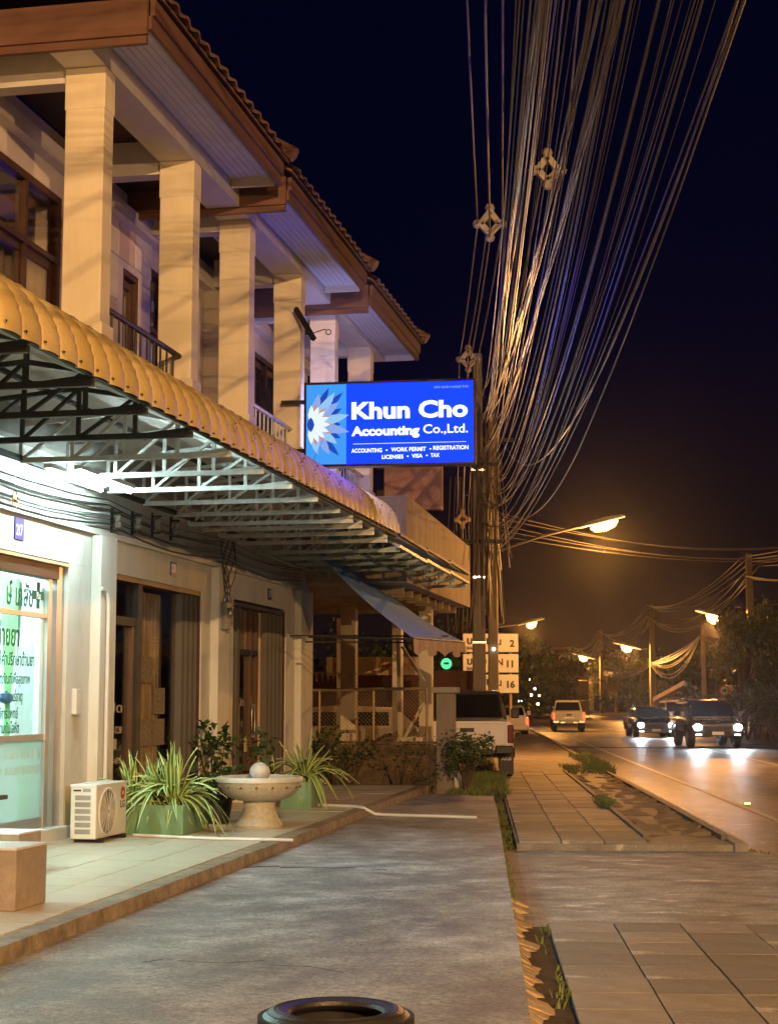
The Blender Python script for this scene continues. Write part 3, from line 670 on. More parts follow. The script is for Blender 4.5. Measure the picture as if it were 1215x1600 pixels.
for i in range(6):
    pts = [(WB + .15, 20.85 + i * .07, 2.82)] + [(WB + .16 + .04 * math.sin(k_ + i), 20.85 + i * .07 + .12 * math.sin(k_ * .8 + i), 2.82 + .17 * k_) for k_ in range(1, 6)]
    MB().tube(pts, .009, 5).build('wire', M_cable, mt)
for i in range(5):
    pts = [(WB + .06, 21.42 + .06 * math.sin(i * 2 + k_ * .9), 3.1 - k_ * .16) for k_ in range(8)]
    single(MB().tube(pts, .01, 5), 'hanging_wire', M_cable, 'tangled wire hanging beside the furthest shop door', 'wire', pts[0], AL, group='loose wires by the furthest door')
orn = thing('hanging_ornament', 'small golden ornament hanging on a string above the pharmacy window', 'ornament', (WB + .05, 14.3, 3.35), AL)
MB().tube([(WB + .05, 14.3 + .055 * math.cos(t) * (1 if 1 else 1), 3.42 + .085 * math.sin(t)) for t in [i * math.pi / 8 for i in range(17)]], .007, 5).build('ring', M_gold, orn)
MB().ball((WB + .05, 14.3, 3.42), .028, 8, 0, (.5, 1, 1.4)).build('charm', M_gold, orn)
MB().tube([(WB + .05, 14.3, 3.5), (WB + .05, 14.3, 3.72)], .003, 4).build('string', M_white, orn)
# bracket arm on column four
arm = thing('bracket_arm', 'dark steel bracket arm with a wire loop, fixed to the balcony column above the sign', 'bracket', (-5.3, 20.2, 6.75), AL)
b_, z_ = ona(462, 482, 20.15); b2, z2 = ona(492, 535, 20.05)
MB().bar((b_, 20.15, z_), (b2, 20.0, z2 + .03), .05, .06).build('arm', M_steelD, arm)
b3, z3 = ona(513, 519, 20.0)
MB().tube([(b2 - .05, 20, z2 + .1), (b3 - .06, 20, z3 + .04)] + [(b3 + .035 * math.cos(t), 20, z3 + .035 * math.sin(t)) for t in [i * .7 + 2.2 for i in range(10)]], .007, 5).build('wire_loop', M_steelD, arm)
# fluorescent lamps under the balcony
tubA = (onb(75, 733, -6.02)[0], onb(160, 770, -6.02)[0], onb(120, 752, -6.02)[1]); tubB = (onb(122, 737, -5.95)[0], onb(205, 770, -5.95)[0], onb(165, 754, -5.95)[1])
for i, (a0, a1, z, b, L) in enumerate(((*tubA, -6.02, 'left of the two lit fluorescent tubes above the pharmacy window'), (*tubB, -5.95, 'right of the two lit fluorescent tubes above the pharmacy window'))):
    t = thing('fluorescent_lamp', L, 'tube lamp', (b, a0, z), AL, group='fluorescent lamps under the canopy')
    MB().box(b - .04, b + .04, a0, a1, z + .03, z + .078).build('lamp_body', M_white, t)
    MB().tube([(b, a0 + .03, z), (b, a1 - .03, z)], .02, 10).build('tube', emis('lit fluorescent tube', (.75, 1, .96), 190), t)
# ================================================================== CANOPIES
LB = -4.17; LZ = 3.79
can = thing('canopy', 'mustard yellow ribbed metal canopy with curved front on dark steel trusses', 'canopy', (LB, 16, LZ), AL)
N = 9; prof = []
for i in range(N + 1):
    t = i / N * rad(82); prof.append((-0.54 + .54 * math.cos(t) * 1.0, .46 * math.sin(t)))
prof = [(0, -.06)] + prof + [(-.72, .48), (-1.0, .485)]
Wd = .305; ys = [0, .015, .03, .09, .15, .21, .27, .29, .305]; hs = [0, .018, .026, .04, .044, .04, .03, .016, .0]
pm_ = MB()
def prow(k_):
    x, z = prof[k_]; x2, z2 = prof[min(k_ + 1, len(prof) - 1)]; x1, z1 = prof[max(k_ - 1, 0)]
    d = Vector((x2 - x1, 0, z2 - z1)).normalized(); nrm = Vector((d.z, 0, -d.x))
    crimp = 0
    return [Vector((x, y, z)) + nrm * (h + crimp) for y, h in zip(ys, hs)]
# crimped rows along the bend
fine = []
for i in range(len(prof) - 1):
    (x0, z0), (x1, z1) = prof[i], prof[i + 1]
    fine.append((x0, z0, 0))
    if 2 <= i <= 9: fine.append(((x0 + x1) / 2, (z0 + z1) / 2, -.006))
fine.append((*prof[-1], 0))
rows = []
for i, (x, z, c) in enumerate(fine):
    x1, z1, _ = fine[max(i - 1, 0)]; x2, z2, _ = fine[min(i + 1, len(fine) - 1)]
    d = Vector((x2 - x1, 0, z2 - z1)).normalized(); nrm = Vector((d.z, 0, -d.x))
    rows.append([tuple(Vector((x, y, z)) + nrm * (h + (c if 1 <= j <= 7 else 0))) for j, (y, h) in enumerate(zip(ys, hs))])
for i in range(len(rows) - 1):
    for j in range(len(ys) - 1): pm_.face([rows[i][j], rows[i][j + 1], rows[i + 1][j + 1], rows[i + 1][j]])
panel = pm_.mesh('canopy_panel', M_yel, smooth=True)
A0 = 8.95
pan_alt = []
for mi_, cc in enumerate(((.55, .4, .16), (.63, .47, .22), (.5, .37, .17))):
    p2 = panel.copy(); p2.materials.clear(); p2.materials.append(mat('mustard canopy panel tone %d' % mi_, cc, .5, var=.3, scale=4 + mi_, bump=.25, bscale=14 + 5 * mi_, col2=(cc[0] * .6, cc[1] * .6, cc[2] * .7), c2amt=.36, c2scale=3.5)); pan_alt.append(p2)
for i in range(43): inst([panel, *pan_alt][(i * 7 + i // 3) % 4], 'canopy_panel', can, (LB, A0 + i * Wd, LZ + .03 + .0015 * i))
ec = MB(); ec.face([(LB + x, A0 - .01, LZ + .03 + z) for x, z in prof] + [(LB - 1, A0 - .01, LZ - .03)]); ec.build('end_cap', mat('grey green end sheet', (.3, .32, .24), .5), can)
# beads of light reflecting on the lip, put in as small chrome balls
rv = MB().ball((0, 0, 0), .014, 6).mesh('glint_bead', M_chrome)
for i in range(42): inst(rv, 'glint_bead', can, (LB + .03, A0 + i * Wd + .02, LZ + .02))
for i in range(14, 42, 1):
    for t in ((.02, .17), (.015, .21)) if i % 2 else ((-.03, .3),): inst(rv, 'glint_bead', can, (LB + t[0] + .035, A0 + i * Wd + .3, LZ + t[1]))
# inner roof sheet (corrugated underside)
def corr(b0, z0, b1, z1, a0, a1, pitch, amp, name, m, par):
    c = MB(); n = int((a1 - a0) / pitch * 2)
    P = [(a0 + (a1 - a0) * i / n, amp * (1 if i % 2 else -1)) for i in range(n + 1)]
    for i in range(n): c.face([(b0, P[i][0], z0 + P[i][1]), (b0, P[i + 1][0], z0 + P[i + 1][1]), (b1, P[i + 1][0], z1 + P[i + 1][1]), (b1, P[i][0], z1 + P[i][1])])
    return c.build(name, m, par)
a = A0
while a < 22:
    e_ = min(a + .76, 22.06)
    corr(LB - .04, LZ + .05, -5.15, LZ + .44, a, e_ - .01, .1, .012, 'roof_sheet', M_sheet, can); a = e_
def truss(a, bo, bi, z, zt, mt, par, tilt=0, h=.34, hang=None, n=4):
    m = MB().bar((bi, a, z), (bo, a, z), .045, .05); tr = m.build('truss', mt, par)
    ztop = lambda b: z + h + (zt - z - h) * min(1, max(0, (b - bi) / (bo - .7 - bi))) if b < bo - .7 else z + (zt - z) * (bo - b) / .7
    P = [bi + (bo - bi) * i / n for i in range(n + 1)]
    tp = [(b, a, min(ztop(b), 4.25) if b < -5.15 else ztop(b)) for b in P[:-1]] + [(bo, a, z + .05)]
    for i in range(n): MB().bar(tp[i], tp[i + 1], .04, .04).build('top_chord', mt, tr)
    for i in range(n): MB().bar((P[i], a, z), tp[i], .035, .03).build('strut', mt, tr)
    for i in range(n):
        MB().bar((P[i], a + .002, z), tp[i + 1], .035, .028).build('diagonal', mt, tr)
    return tr
for i in range(12):
    aa = 9.45 + i * 1.13
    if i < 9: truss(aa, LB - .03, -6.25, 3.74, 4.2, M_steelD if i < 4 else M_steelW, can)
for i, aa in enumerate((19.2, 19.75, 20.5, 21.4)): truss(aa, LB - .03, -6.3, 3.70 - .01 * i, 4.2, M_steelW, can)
for (b, z, w) in ((-6.25, 3.76, .05), (LB - .03, 3.80, .04), (-5.0, 4.2, .04), (-5.6, 4.2, .04)):
    for a0 in range(9, 22, 3): MB().bar((b, a0, z), (b, min(a0 + 3, 22.0), z), w).build('purlin', M_steelD, can)
# second plain grey canopy
can2 = thing('canopy', 'plain grey sheet canopy on pale green steel trusses, past the end of the yellow one', 'canopy', (LB, 25, LZ), AL)
a = 22.1
while a < 29:
    e_ = min(a + .76, 29.0)
    corr(LB, LZ - .02, -5.6, LZ + .5, a, e_ - .008, .1, .012, 'roof_sheet', M_sheet, can2); a = e_
M_teal = mat('pale green painted steel', (0.33, 0.42, 0.38), 0.45, var=0.25, scale=8)
for i, aa in enumerate((22.3, 23.2, 24.2, 25.2, 26.3, 27.5, 28.8)): truss(aa, LB - .02, -6.3 if aa < 26 else -5.6, 3.62 - .01 * i, 4.1, M_teal, can2, n=5, h=.3)
for (b, z) in ((-6.2, 3.62), (LB + .0, 3.66), (LB + .01, 3.83), (-5.0, 3.96)):
    for a0 in (22.1, 24.4, 26.7): MB().bar((b, a0, z), (b, a0 + 2.3, z - .03), .045).build('purlin', M_teal if z < 3.8 else M_steelD, can2)
MB().box(-5.6, -4.9, 23.2, 24.6, 3.98, 3.99).build('green_skylight', mat('green translucent sheet', (.05, .4, .32), .4), can2)

# ================================================================== SIGN
SA = 20.1
sg = thing('lightbox_sign', 'glowing blue accounting sign box standing out from the balcony, white lettering and lotus picture', 'sign', (-5.02, SA, 4.5), AL, rz=rad(3.0), local=True)
LX, LZ_ = 2.19, 1.06
z0 = .05
MB().box(-.03, LX + .03, -.02, .17, z0 - .03, z0).box(-.03, LX + .03, -.02, .17, z0 + LZ_, z0 + LZ_ + .03).box(-.03, 0, -.02, .17, z0, z0 + LZ_).box(LX, LX + .03, -.02, .17, z0, z0 + LZ_).build('sign_frame', mat('dark sign frame', (.02, .02, .025), .4, metal=.4, var=.1), sg)
E_blue = emis('sign blue', (0.0015, 0.0105, 1.0), 7)
def sign_glow(col, s): return emis('sign back glow', col, s)
pw = .53
MB().box(pw, LX, 0, .03, z0, z0 + LZ_).build('blue_panel', E_blue, sg)
MB().box(0, pw, -.001, .03, z0, z0 + LZ_).build('picture_panel', emis('sign cyan', (.03, .18, .5), 1.9), sg)
MB().box(0, LX, .12, .15, z0, z0 + LZ_).build('back_panel', emis('sign rear face', (.42, .42, 1.0), 11), sg)
EW = emis('sign white', (.9, .93, 1), 1.7); EY = -.003
def st(body, size, x, z, w, bold=.0, m=None): return text(body, size, 'sign_lettering', m or EW, sg, (x, EY, z), 'sign', bold, 'LEFT', .002, width=w)
st('Khun Cho', .30, .60, z0 + .60, 1.52, .011)
st('Accounting', .165, .60, z0 + .375, .89, .0065)
st('Co.,Ltd.', .165, 1.54, z0 + .385, .58, .0015)
MB().box(.62, 2.1, -.004, -.001, z0 + .262, z0 + .266).build('sign_rule', EW, sg)
st('ACCOUNTING', .075, .60, z0 + .15, .40, .0012); st('•', .07, 1.05, z0 + .15, .025); st('WORK PERMIT', .075, 1.12, z0 + .155, .455, .0012)
st('•', .07, 1.62, z0 + .155, .025); st('REGISTRATION', .075, 1.67, z0 + .165, .455, .0012)
st('LICENSES', .07, 1.0, z0 + .062, .28, .0012); st('•', .07, 1.325, z0 + .065, .025); st('VISA', .07, 1.39, z0 + .068, .14, .0012); st('•', .07, 1.575, z0 + .07, .025); st('TAX', .07, 1.635, z0 + .072, .115, .0012)
st('บริษัท คุณโช การบัญชี จำกัด', .04, 1.68, z0 + .975, .45, .0, emis('sign pale lettering', (.45, .6, 1), .8))
# lotus picture: petals fan from the left edge
def petal(x, z, ang, L, w, m, y, name='petal'):
    c, s = math.cos(ang), math.sin(ang); q = []
    for t, k_ in ((0, 0), (.2, .6), (.5, 1), (.8, .6), (1, 0), (.8, -.6), (.5, -1), (.2, -.6)):
        px_, pz_ = L * t, w * k_ / 2; q.append((x + px_ * c - pz_ * s, z + px_ * s + pz_ * c))
    if any(p[0] < 0 for p in q): q = [(max(0.002, p[0]), p[1]) for p in q]
    MB().loft([[(p[0], y, p[1]) for p in q], [(p[0], y - .002, p[1]) for p in q]]).build(name, m, sg)
Ep = [emis('petal white', (.85, .95, 1), 1.0), emis('petal pale blue', (.35, .65, 1), .9), emis('petal deep blue', (.02, .08, .55), .9), emis('petal lilac', (.3, .45, .95), .9)]
cx_, cz_ = .06, z0 + .53
for i, ang in enumerate((78, 55, 40, 14, -12, -38, -60, -80)):
    petal(cx_ + .02, cz_, rad(ang), (.42, .52, .46, .50, .50, .42, .46, .4)[i], .13, Ep[1 if i % 2 else 3], -.004)
for i, ang in enumerate((64, 45, 27, 0, -25, -48)):
    petal(cx_ + .1 * math.cos(rad(ang)), cz_ + .1 * math.sin(rad(ang)), rad(ang), (.44, .50, .36, .3, .34, .46)[i], .10, Ep[2], -.0025)
for i in range(9): petal(cx_, cz_, rad(88 - i * 22), .26, .085, Ep[0], -.0065)
for i in range(7): petal(cx_, cz_, rad(75 - i * 25), .30, .05, emis('petal orange', (.75, .3, .16), .9), -.005)
petal(0.01, cz_, 0, .1, .2, emis('petal deep blue', (.02, .08, .55), .9), -.009)
MB().bar((.22, -.008, z0 + .32), (.08, -.008, z0 + .03), .012, .003).build('stem', Ep[2], sg)
# sign brackets to the column
MB().bar((-.35, .08, z0 + .2), (0, .08, z0 + .2), .05).bar((-.35, .08, z0 + .85), (0, .08, z0 + .85), .05).build('bracket', M_steelD, sg)
# brown unlit sign behind
s2 = thing('sign_box', 'unlit rust brown sign box hanging behind and below the glowing blue sign', 'sign', (-5.68, 29, 5.0), AL)
M_rust = mat('rusty sign face', (0.36, 0.2, 0.13), 0.8, var=0.25, scale=3, bump=0.3, stretch=(1, 1, .3))
MB().box(-5.75, -4.66, 29, 29.2, 5.0, 6.15).build('sign_panel', M_rust, s2, bevel=.02)
MB().box(-5.9, -5.75, 29.05, 29.15, 5.3, 5.4).box(-5.9, -5.75, 29.05, 29.15, 5.8, 5.9).build('bracket', M_steelD, s2)

# ================================================================== NEIGHBOUR HOUSE
nb = thing('flat_roofed_house', 'weathered cream house with a deep balcony parapet on square posts past the shop row', 'building', (-6, 29, 0), AL)
M_par = mat('streaked cream parapet', (0.5, 0.4, 0.27), 0.85, var=0.3, scale=3, bump=0.15, bscale=30, col2=(0.28, 0.2, 0.12), c2amt=0.36, c2scale=2.5, stretch=(1, 1, .25))
MB().loft([[(-4.8, 26.15, z), (-4.8, 33.6, z - (.18 if z > 4 else 0)), (-4.95, 33.6, z - (.18 if z > 4 else 0)), (-4.95, 26.15, z)] for z in (3.45, 4.92)]).build('parapet', M_par, nb)
MB().box(-11, -4.951, 26.15, 26.3, 3.45, 4.91).build('side_parapet', M_par, nb)
MB().box(-11, -4.96, 26.31, 33.6, 3.45, 3.62).build('balcony_floor', M_par, nb)
for i in range(8): MB().box(-11, -5.0, 26.9 + i * .85, 27.02 + i * .85, 3.3, 3.449).build('joist', M_par, nb)
for (b0, b1, a_) in ((-7.02, -6.72, 31), (-5.45, -5.2, 31), (-6.56, -6.36, 34), (-7.9, -7.66, 34.5)): MB().box(b0, b1, a_, a_ + .25, -.1, 3.449 if a_ < 33.55 else 3.3).build('post', M_colm, nb, bevel=.01)
MB().box(-12, -11, 26.2, 38, 0, 7.5).build('back_wall', M_par, nb)
MB().box(-11, -9.6, 36, 36.2, 0, 3.4).build('rear_wall', M_darkc, nb)
MB().box(-9.6, -5.1, 38, 38.2, 0, 2.2).build('rear_wall', mat('dark red wall', (.09, .035, .022), .8, var=.3), nb)
MB().box(-8.2, -6.0, 34.8, 34.86, 2.05, 2.45).build('shop_board', M_par, nb)
# faint painted marks like the worn board letters
for i in range(5): MB().tube([(-6.95 + i * .16, 34.79, 2.18 + .09 * math.sin(t * .9 + i)) if 0 else (-6.95 + i * .16 + .05 * math.cos(t), 34.79, 2.24 + .08 * math.sin(t * (1 + i % 2))) for t in [k_ * .6 for k_ in range(9)]], .012, 5).build('painted_mark', mat('orange red lettering', (.55, .12, .05), .6), nb)
# blue awning
aw = thing('cloth_awning', 'sloping blue cloth awning with pale scalloped valance in front of the flat roofed house', 'awning', (-5, 25, 3), AL)
TL, BL_, BR, TRr = (-5.82, 23.5, 3.87), (-4.22, 23.5, 2.42), (-4.05, 27.6, 2.5), (-5.7, 27.6, 3.62)
M_awn = mat('blue awning cloth', (0.13, 0.32, 0.95), 0.8, var=0.12, scale=1.5, bump=0.1, bscale=12)
m = MB(); n = 8
def lerp(p, q, t): return tuple(p[i] + (q[i] - p[i]) * t for i in range(3))
for i in range(n):
    for j in range(n):
        q = []
        for (u, v) in ((i / n, j / n), ((i + 1) / n, j / n), ((i + 1) / n, (j + 1) / n), (i / n, (j + 1) / n)):
            p = lerp(lerp(TL, TRr, u), lerp(BL_, BR, u), v); q.append((p[0], p[1], p[2] - .09 * math.sin(math.pi * v) - .03 * math.sin(math.pi * u * 3) * v))
        m.face(q)
m.build('cloth', M_awn, aw, smooth=True)
va = MB(); n = 28
for i in range(n):
    t0, t1 = i / n, (i + 1) / n; p, q = lerp(BL_, BR, t0), lerp(BL_, BR, t1)
    w0, w1 = .025 * math.sin(i * 1.4), .025 * math.sin((i + 1) * 1.4); h0 = .22 + .05 * math.sin(i * .9); h1 = .22 + .05 * math.sin((i + 1) * .9)
    va.face([(p[0] + .01, p[1], p[2]), (q[0] + .01, q[1], q[2]), (q[0] + .02 + w1, q[1], q[2] - h1), (p[0] + .02 + w0, p[1], p[2] - h0)])
p = BL_
for i in range(6):
    x0, x1 = -4.22 - i * .1, -4.22 - (i + 1) * .1; va.face([(x0, 23.5, 2.42 + i * .09), (x1, 23.5, 2.51 + i * .09), (x1, 23.49, 2.32 + i * .09), (x0, 23.49, 2.22 + i * .09)]) if i < 0 else None
va.build('valance', mat('pale valance cloth', (.55, .4, .28), .8, var=.15), aw, smooth=True)
MB().tube([BL_, BR], .02, 6).build('front_bar', M_steelD, aw)
MB().tube([(-5.82, 23.5, 2.45), (-4.22, 23.5, 2.4)], .018, 6).build('side_bar', M_steelD, aw)
for (px0, px1, y_) in ((378, 700, 993), (478, 668, 1003)):
    q0 = ona(px0, y_, 24.6); q1 = ona(px1, y_ + 1, 26.5)
    single(MB().tube([(q0[0], 24.6, q0[1]), (q1[0], 26.5, q1[1])], .014, 6), 'cross_wire', M_cable, 'taut dark wire stretched under the awning towards the fence', 'wire', (q0[0], 24.6, q0[1]), AL, group='wires under the awning')
# fence and low wall at the end of the forecourt
M_old = mat('mossy old wall', (0.14, 0.09, 0.06), 0.95, var=0.5, scale=5, bump=0.6, col2=(0.05, 0.045, 0.025), c2amt=.45, c2scale=4)
fe = thing('mesh_fence', 'low mossy wall topped by a wire mesh fence at the far end of the forecourt', 'fence', (-5.6, 27, 0), AL)
for r in range(4):
    for i in range(7):
        b0 = -6.95 + i * .4 + (.2 if r % 2 else 0); b1 = min(b0 + .388, -4.47)
        if b0 < -4.6: MB().box(b0, b1, 27.0 + R_.uniform(-.006, .006), 27.15, .02 + r * .185, .02 + r * .185 + .175).build('concrete_block', M_old, fe)
MB().box(-7.0, -4.46, 27.02, 27.13, -.1, .75).build('wall_core', M_old, fe)
MB().box(-7.0, -4.46, 26.98, 27.17, .762, .80).build('wall_coping', M_old, fe)
M_gp = mat('rusty galvanised pipe', (.3, .22, .15), .5, metal=.4, var=.3)
MB().tube([(-7.2, 27.08, 1.66), (-4.62, 27.08, 1.70)], .028, 8).build('top_rail', M_gp, fe)
for b in (-6.5, -5.55, -4.62): MB().tube([(b, 27.08, .8), (b, 27.08, 1.68)], .022, 8).build('fence_post', M_gp, fe)
mw = MB()
for i in range(36):
    b = -7.1 + i * .07
    mw.bar((b, 27.08, .8), (min(b + .86, -4.62), 27.08, .8 + min(.86, -4.62 - b)), .003); mw.bar((b, 27.085, 1.66), (min(b + .86, -4.62), 27.085, 1.66 - min(.86, -4.62 - b)), .004)
mw.build('wire_mesh', M_gp, fe, kind='stuff')
gp = thing('gate_pillar', 'weathered square concrete gate pillar with a flat cap left of the parked silver pickup', 'pillar', (-4.3, 27.1, -.1), AL)
MB().box(-4.46, -4.16, 27.05, 27.35, -.15, 1.62).build('shaft', M_pole, gp, bevel=.015)
MB().box(-4.52, -4.10, 26.99, 27.41, 1.621, 1.72).build('cap', M_grey, gp, bevel=.015)
MB().box(-4.155, -4.05, 27.1, 27.2, -.15, .45).build('stub_post', M_beam, gp)
br = thing('timber_brace', 'diagonal timber props leaning between the posts behind the mesh fence', 'prop', (-5.6, 29, 0), AL)
for (p_, q_) in (((625, 1150), (622, 1000)), ((628, 1160), (662, 1098)), ((628, 1010), (662, 1065)), ((622, 1155), (660, 1155))):
    a_, b_ = ona(p_[0], p_[1], 29), ona(q_[0], q_[1], 29); MB().bar((a_[0], 29, a_[1]), (b_[0], 29.01, b_[1]), .07 if p_[0] < 626 else .05).build('prop_bar', M_colm, br)
# dark hanging blind at the end of the row
db = single(MB().box(-6.62, -6.5, 26.25, 26.35, .9, 2.0), 'notice_board', M_steelD, 'narrow black board fixed upright past the last shop pillar', 'board', (-6.56, 26.3, .9), AL, bevel=.01)
pb = thing('party_bunting', 'small white bunting flags strung in the dark behind the mesh fence', 'bunting', (-6.6, 30, 2), AL)
for i in range(8):
    x = -7.4 + i * .11; MB().face([(x, 30, 2.02 - .004 * i), (x + .07, 30, 2.02 - .004 * i), (x + .035, 30.01, 1.84)]).face([(x + .035, 30.012, 1.84), (x + .07, 30.002, 2.02), (x, 30.002, 2.02)]).build('flag', M_panelB if i % 3 else M_white, pb)
MB().tube([(-7.6, 30, 2.04), (-6.3, 30, 1.99)], .006, 4).build('string', M_white, pb)
# ================================================================== THINGS ON THE TERRACE
def planter_box(b0, b1, a0, a1, h, label):
    t = thing('planter', label, 'planter', ((b0 + b1) / 2, (a0 + a1) / 2, .1), AL)
    w = .03
    MB().box(b0, b1, a0, a0 + w, .1, .1 + h).box(b0, b1, a1 - w, a1, .1, .1 + h).box(b0, b0 + w, a0 + w, a1 - w, .1, .1 + h).box(b1 - w, b1, a0 + w, a1 - w, .1, .1 + h).build('box_wall', M_green, t, bevel=.006)
    MB().box(b0 + w, b1 - w, a0 + w, a1 - w, .1, .1 + h - .05).build('soil', M_soil, t)
    return t
planter_box(-5.98, -5.84, 16.25, 16.85, .30, 'short green glazed planter squeezed between the air conditioner and the longer planter')
planter_box(-5.83, -5.34, 16.2, 16.95, .31, 'green glazed square planter standing left of the stone fountain bowl')
planter_box(-5.46, -5.04, 20.55, 21.25, .34, 'green glazed planter standing beyond the stone fountain bowl')
def blade(L, w, droop, twist, n=7):
    """arching variegated leaf: cream, green, cream; starts at the origin going +x and up"""
    m = MB(); rows = []
    for i in range(n + 1):
        t = i / n; x = L * (t * .86 - .1 * t * t * droop); z = L * (t * (1.05 - .25 * droop) - droop * 1.05 * t * t)
        ww = w * (0.55 + .9 * t if t < .5 else 1.0 * (1 - ((t - .5) / .5) ** 2 * .96)); y0 = twist * t * t * L * .3
        rows.append([(x, y0 + ww * k_, z - abs(k_) * w * .5) for k_ in (-.5, -.2, .2, .5)])
    for i in range(n):
        for j in range(3):
            m.face([rows[i][j], rows[i][j + 1], rows[i + 1][j + 1], rows[i + 1][j]], 1 if j == 1 else 0)
    return m.mesh('leaf', [M_leafy, M_leafg], smooth=True)
BL_M = [blade(.62 + .07 * i, .062, .35 + .22 * i, (-1) ** i * .5) for i in range(5)] + [blade(.45, .05, 1.25, .6), blade(.5, .055, .1, .3)]
def spider(b, a, z, label, n=46, s=1.0, seed=1):
    rr = random.Random(seed); t = thing('variegated_plant', label, 'plant', (b, a, z), AL)
    for i in range(n):
        q = rr.random(); k_ = 6 if i < n * .14 else (rr.choice((0, 1)) if q < .3 else rr.choice((1, 2, 3, 4, 5)))
        inst(BL_M[k_], 'leaf', t, (b + rr.uniform(-.04, .04), a + rr.uniform(-.04, .04), z + rr.uniform(0, .04)), (rr.uniform(-.25, .25), rr.uniform(-.9 if k_ in (6, 0) else -.4, .1), rr.uniform(0, 6.283)), [s * rr.uniform(.75, 1.12)] * 3)
    return t
spider(-5.52, 16.45, .38, 'large green and cream striped plant spilling over the planter left of the fountain', 84, 1.0, 3)
spider(-5.80, 16.65, .38, 'bushy striped plant in the middle of the green planter row', 56, .8, 4)
spider(-6.0, 16.5, .4, 'striped plant behind the air conditioner with leaves reaching over it', 44, .8, 5)
spider(-5.22, 20.9, .42, 'striped plant arching over the planter beyond the fountain', 56, 1.0, 6)
spider(-5.6, 20.9, .3, 'smaller striped plant left of the far planter behind the bowl', 28, .75, 8)
def bush(name, label, b, a, z, w, h, nleaf, size, g=AL, lm=None, cat='shrub', pot=False, seed=1, group=None, stemh=None, blobs=8, dens=1.0):
    rr = random.Random(seed); t = thing(name, label, cat, (b, a, z), g, group=group, local=True)
    sh_ = stemh if stemh is not None else h * .3
    st_ = MB()
    C_ = [Vector((rr.uniform(-w, w) * .5, rr.uniform(-w, w) * .5, sh_ + (h - sh_) * rr.uniform(.1, .92))) for _ in range(blobs)]
    for c in C_: st_.tube([(0, 0, 0), (c.x * .3, c.y * .3, sh_ * .8), tuple(c)], [max(.008, w * .03), max(.006, w * .02), .004], 5)
    st_.build('stem', M_bark, t)
    m = MB()
    for c in C_:
        r0 = w * rr.uniform(.2, .36)
        for _ in range(int(nleaf / blobs)):
            d = Vector((rr.gauss(0, 1), rr.gauss(0, 1), rr.gauss(0, 1))).normalized() * r0 * (rr.random() ** .45)
            p = c + d; u = Vector((rr.gauss(0, 1), rr.gauss(0, 1), rr.gauss(0, .6))).normalized(); v = u.cross(Vector((rr.gauss(0, 1), rr.gauss(0, 1), 1))).normalized()
            L = size * rr.uniform(.6, 1.3); q = u * L; s2_ = v * L * .28
            m.face([p - q * .5, p + s2_, p + q * .5, p - s2_])
    m.build('foliage', lm or M_leafd, t, kind='stuff')
    if pot:
        MB().lathe([(.001, 0), (.14, 0), (.19, .3), (.2, .3), (.2, .33), (.17, .33), (.16, .28), (.001, .28)], 18).build('pot', M_black, t, smooth=True)
    return t
bush('potted_shrub', 'dark leaved potted shrub against the wall between the two dark shops', -6.22, 20.2, .1, .95, 1.15, 420, .12, pot=True, seed=2)
bush('potted_shrub', 'low dark pot plant half hidden between the striped plants and the fountain', -5.5, 17.9, .1, .55, .6, 240, .09, pot=True, seed=9)
bush('fern_plant', 'small loose plant growing at the foot of the mesh fence', -6.4, 26.6, .1, .9, 1.0, 240, .1, seed=12)
single(MB().box(-6.4, -6.05, 21.3, 21.9, .1, .42), 'concrete_block', M_beam, 'pale concrete block lying at the foot of the pillar behind the fountain', 'block', (-6.3, 21.5, .1), AL, bevel=.02)
# fountain
FB, FA = -4.86, 17.42
ft = thing('fountain_bowl', 'round terrazzo fountain bowl on a flared foot with brass studs round the rim', 'fountain', (FB, FA, .1), AL, local=True)
MB().lathe([(.001, 0), (.255, 0), (.262, .03), (.235, .07), (.19, .16), (.17, .23), (.185, .3), (.001, .3)], 40).build('pedestal', M_stone, ft, smooth=True)
MB().lathe([(.001, .3), (.25, .3), (.34, .335), (.42, .40), (.455, .47), (.462, .50), (.475, .505), (.48, .53), (.47, .552), (.44, .556), (.425, .54), (.4, .48), (.001, .46)], 56).build('bowl', M_stone, ft, smooth=True)
MB().lathe([(.463, .497), (.484, .503), (.487, .532), (.474, .556), (.44, .56), (.435, .552)], 56).build('rim', mat('pale rim stone', (.6, .6, .56), .45, var=.15), ft, smooth=True)
sm = MB().ball((0, 0, 0), .018, 8).mesh('stud', M_gold, smooth=True)
for i in range(16):
    t_ = i / 16 * 6.283 + .2; inst(sm, 'stud', ft, (.447 * math.cos(t_) , .447 * math.sin(t_), .45))
MB().lathe([(.001, .515), (.43, .515)], 40).build('water', mat('dark blue bowl water', (.01, .04, .2), .05, var=0), ft)
bl = MB().ball((0, 0, .0), .115, 28)
o = single(bl, 'stone_ball', mat('white marble ball', (.62, .63, .6), .35, var=.2, scale=9, bump=.1), 'white marble ball resting in the middle of the fountain bowl', 'ball', (0, 0, 0), AL, smooth=True)
x, y = inv(FB, FA, AL); o.location = (x, y, .1 + .6)
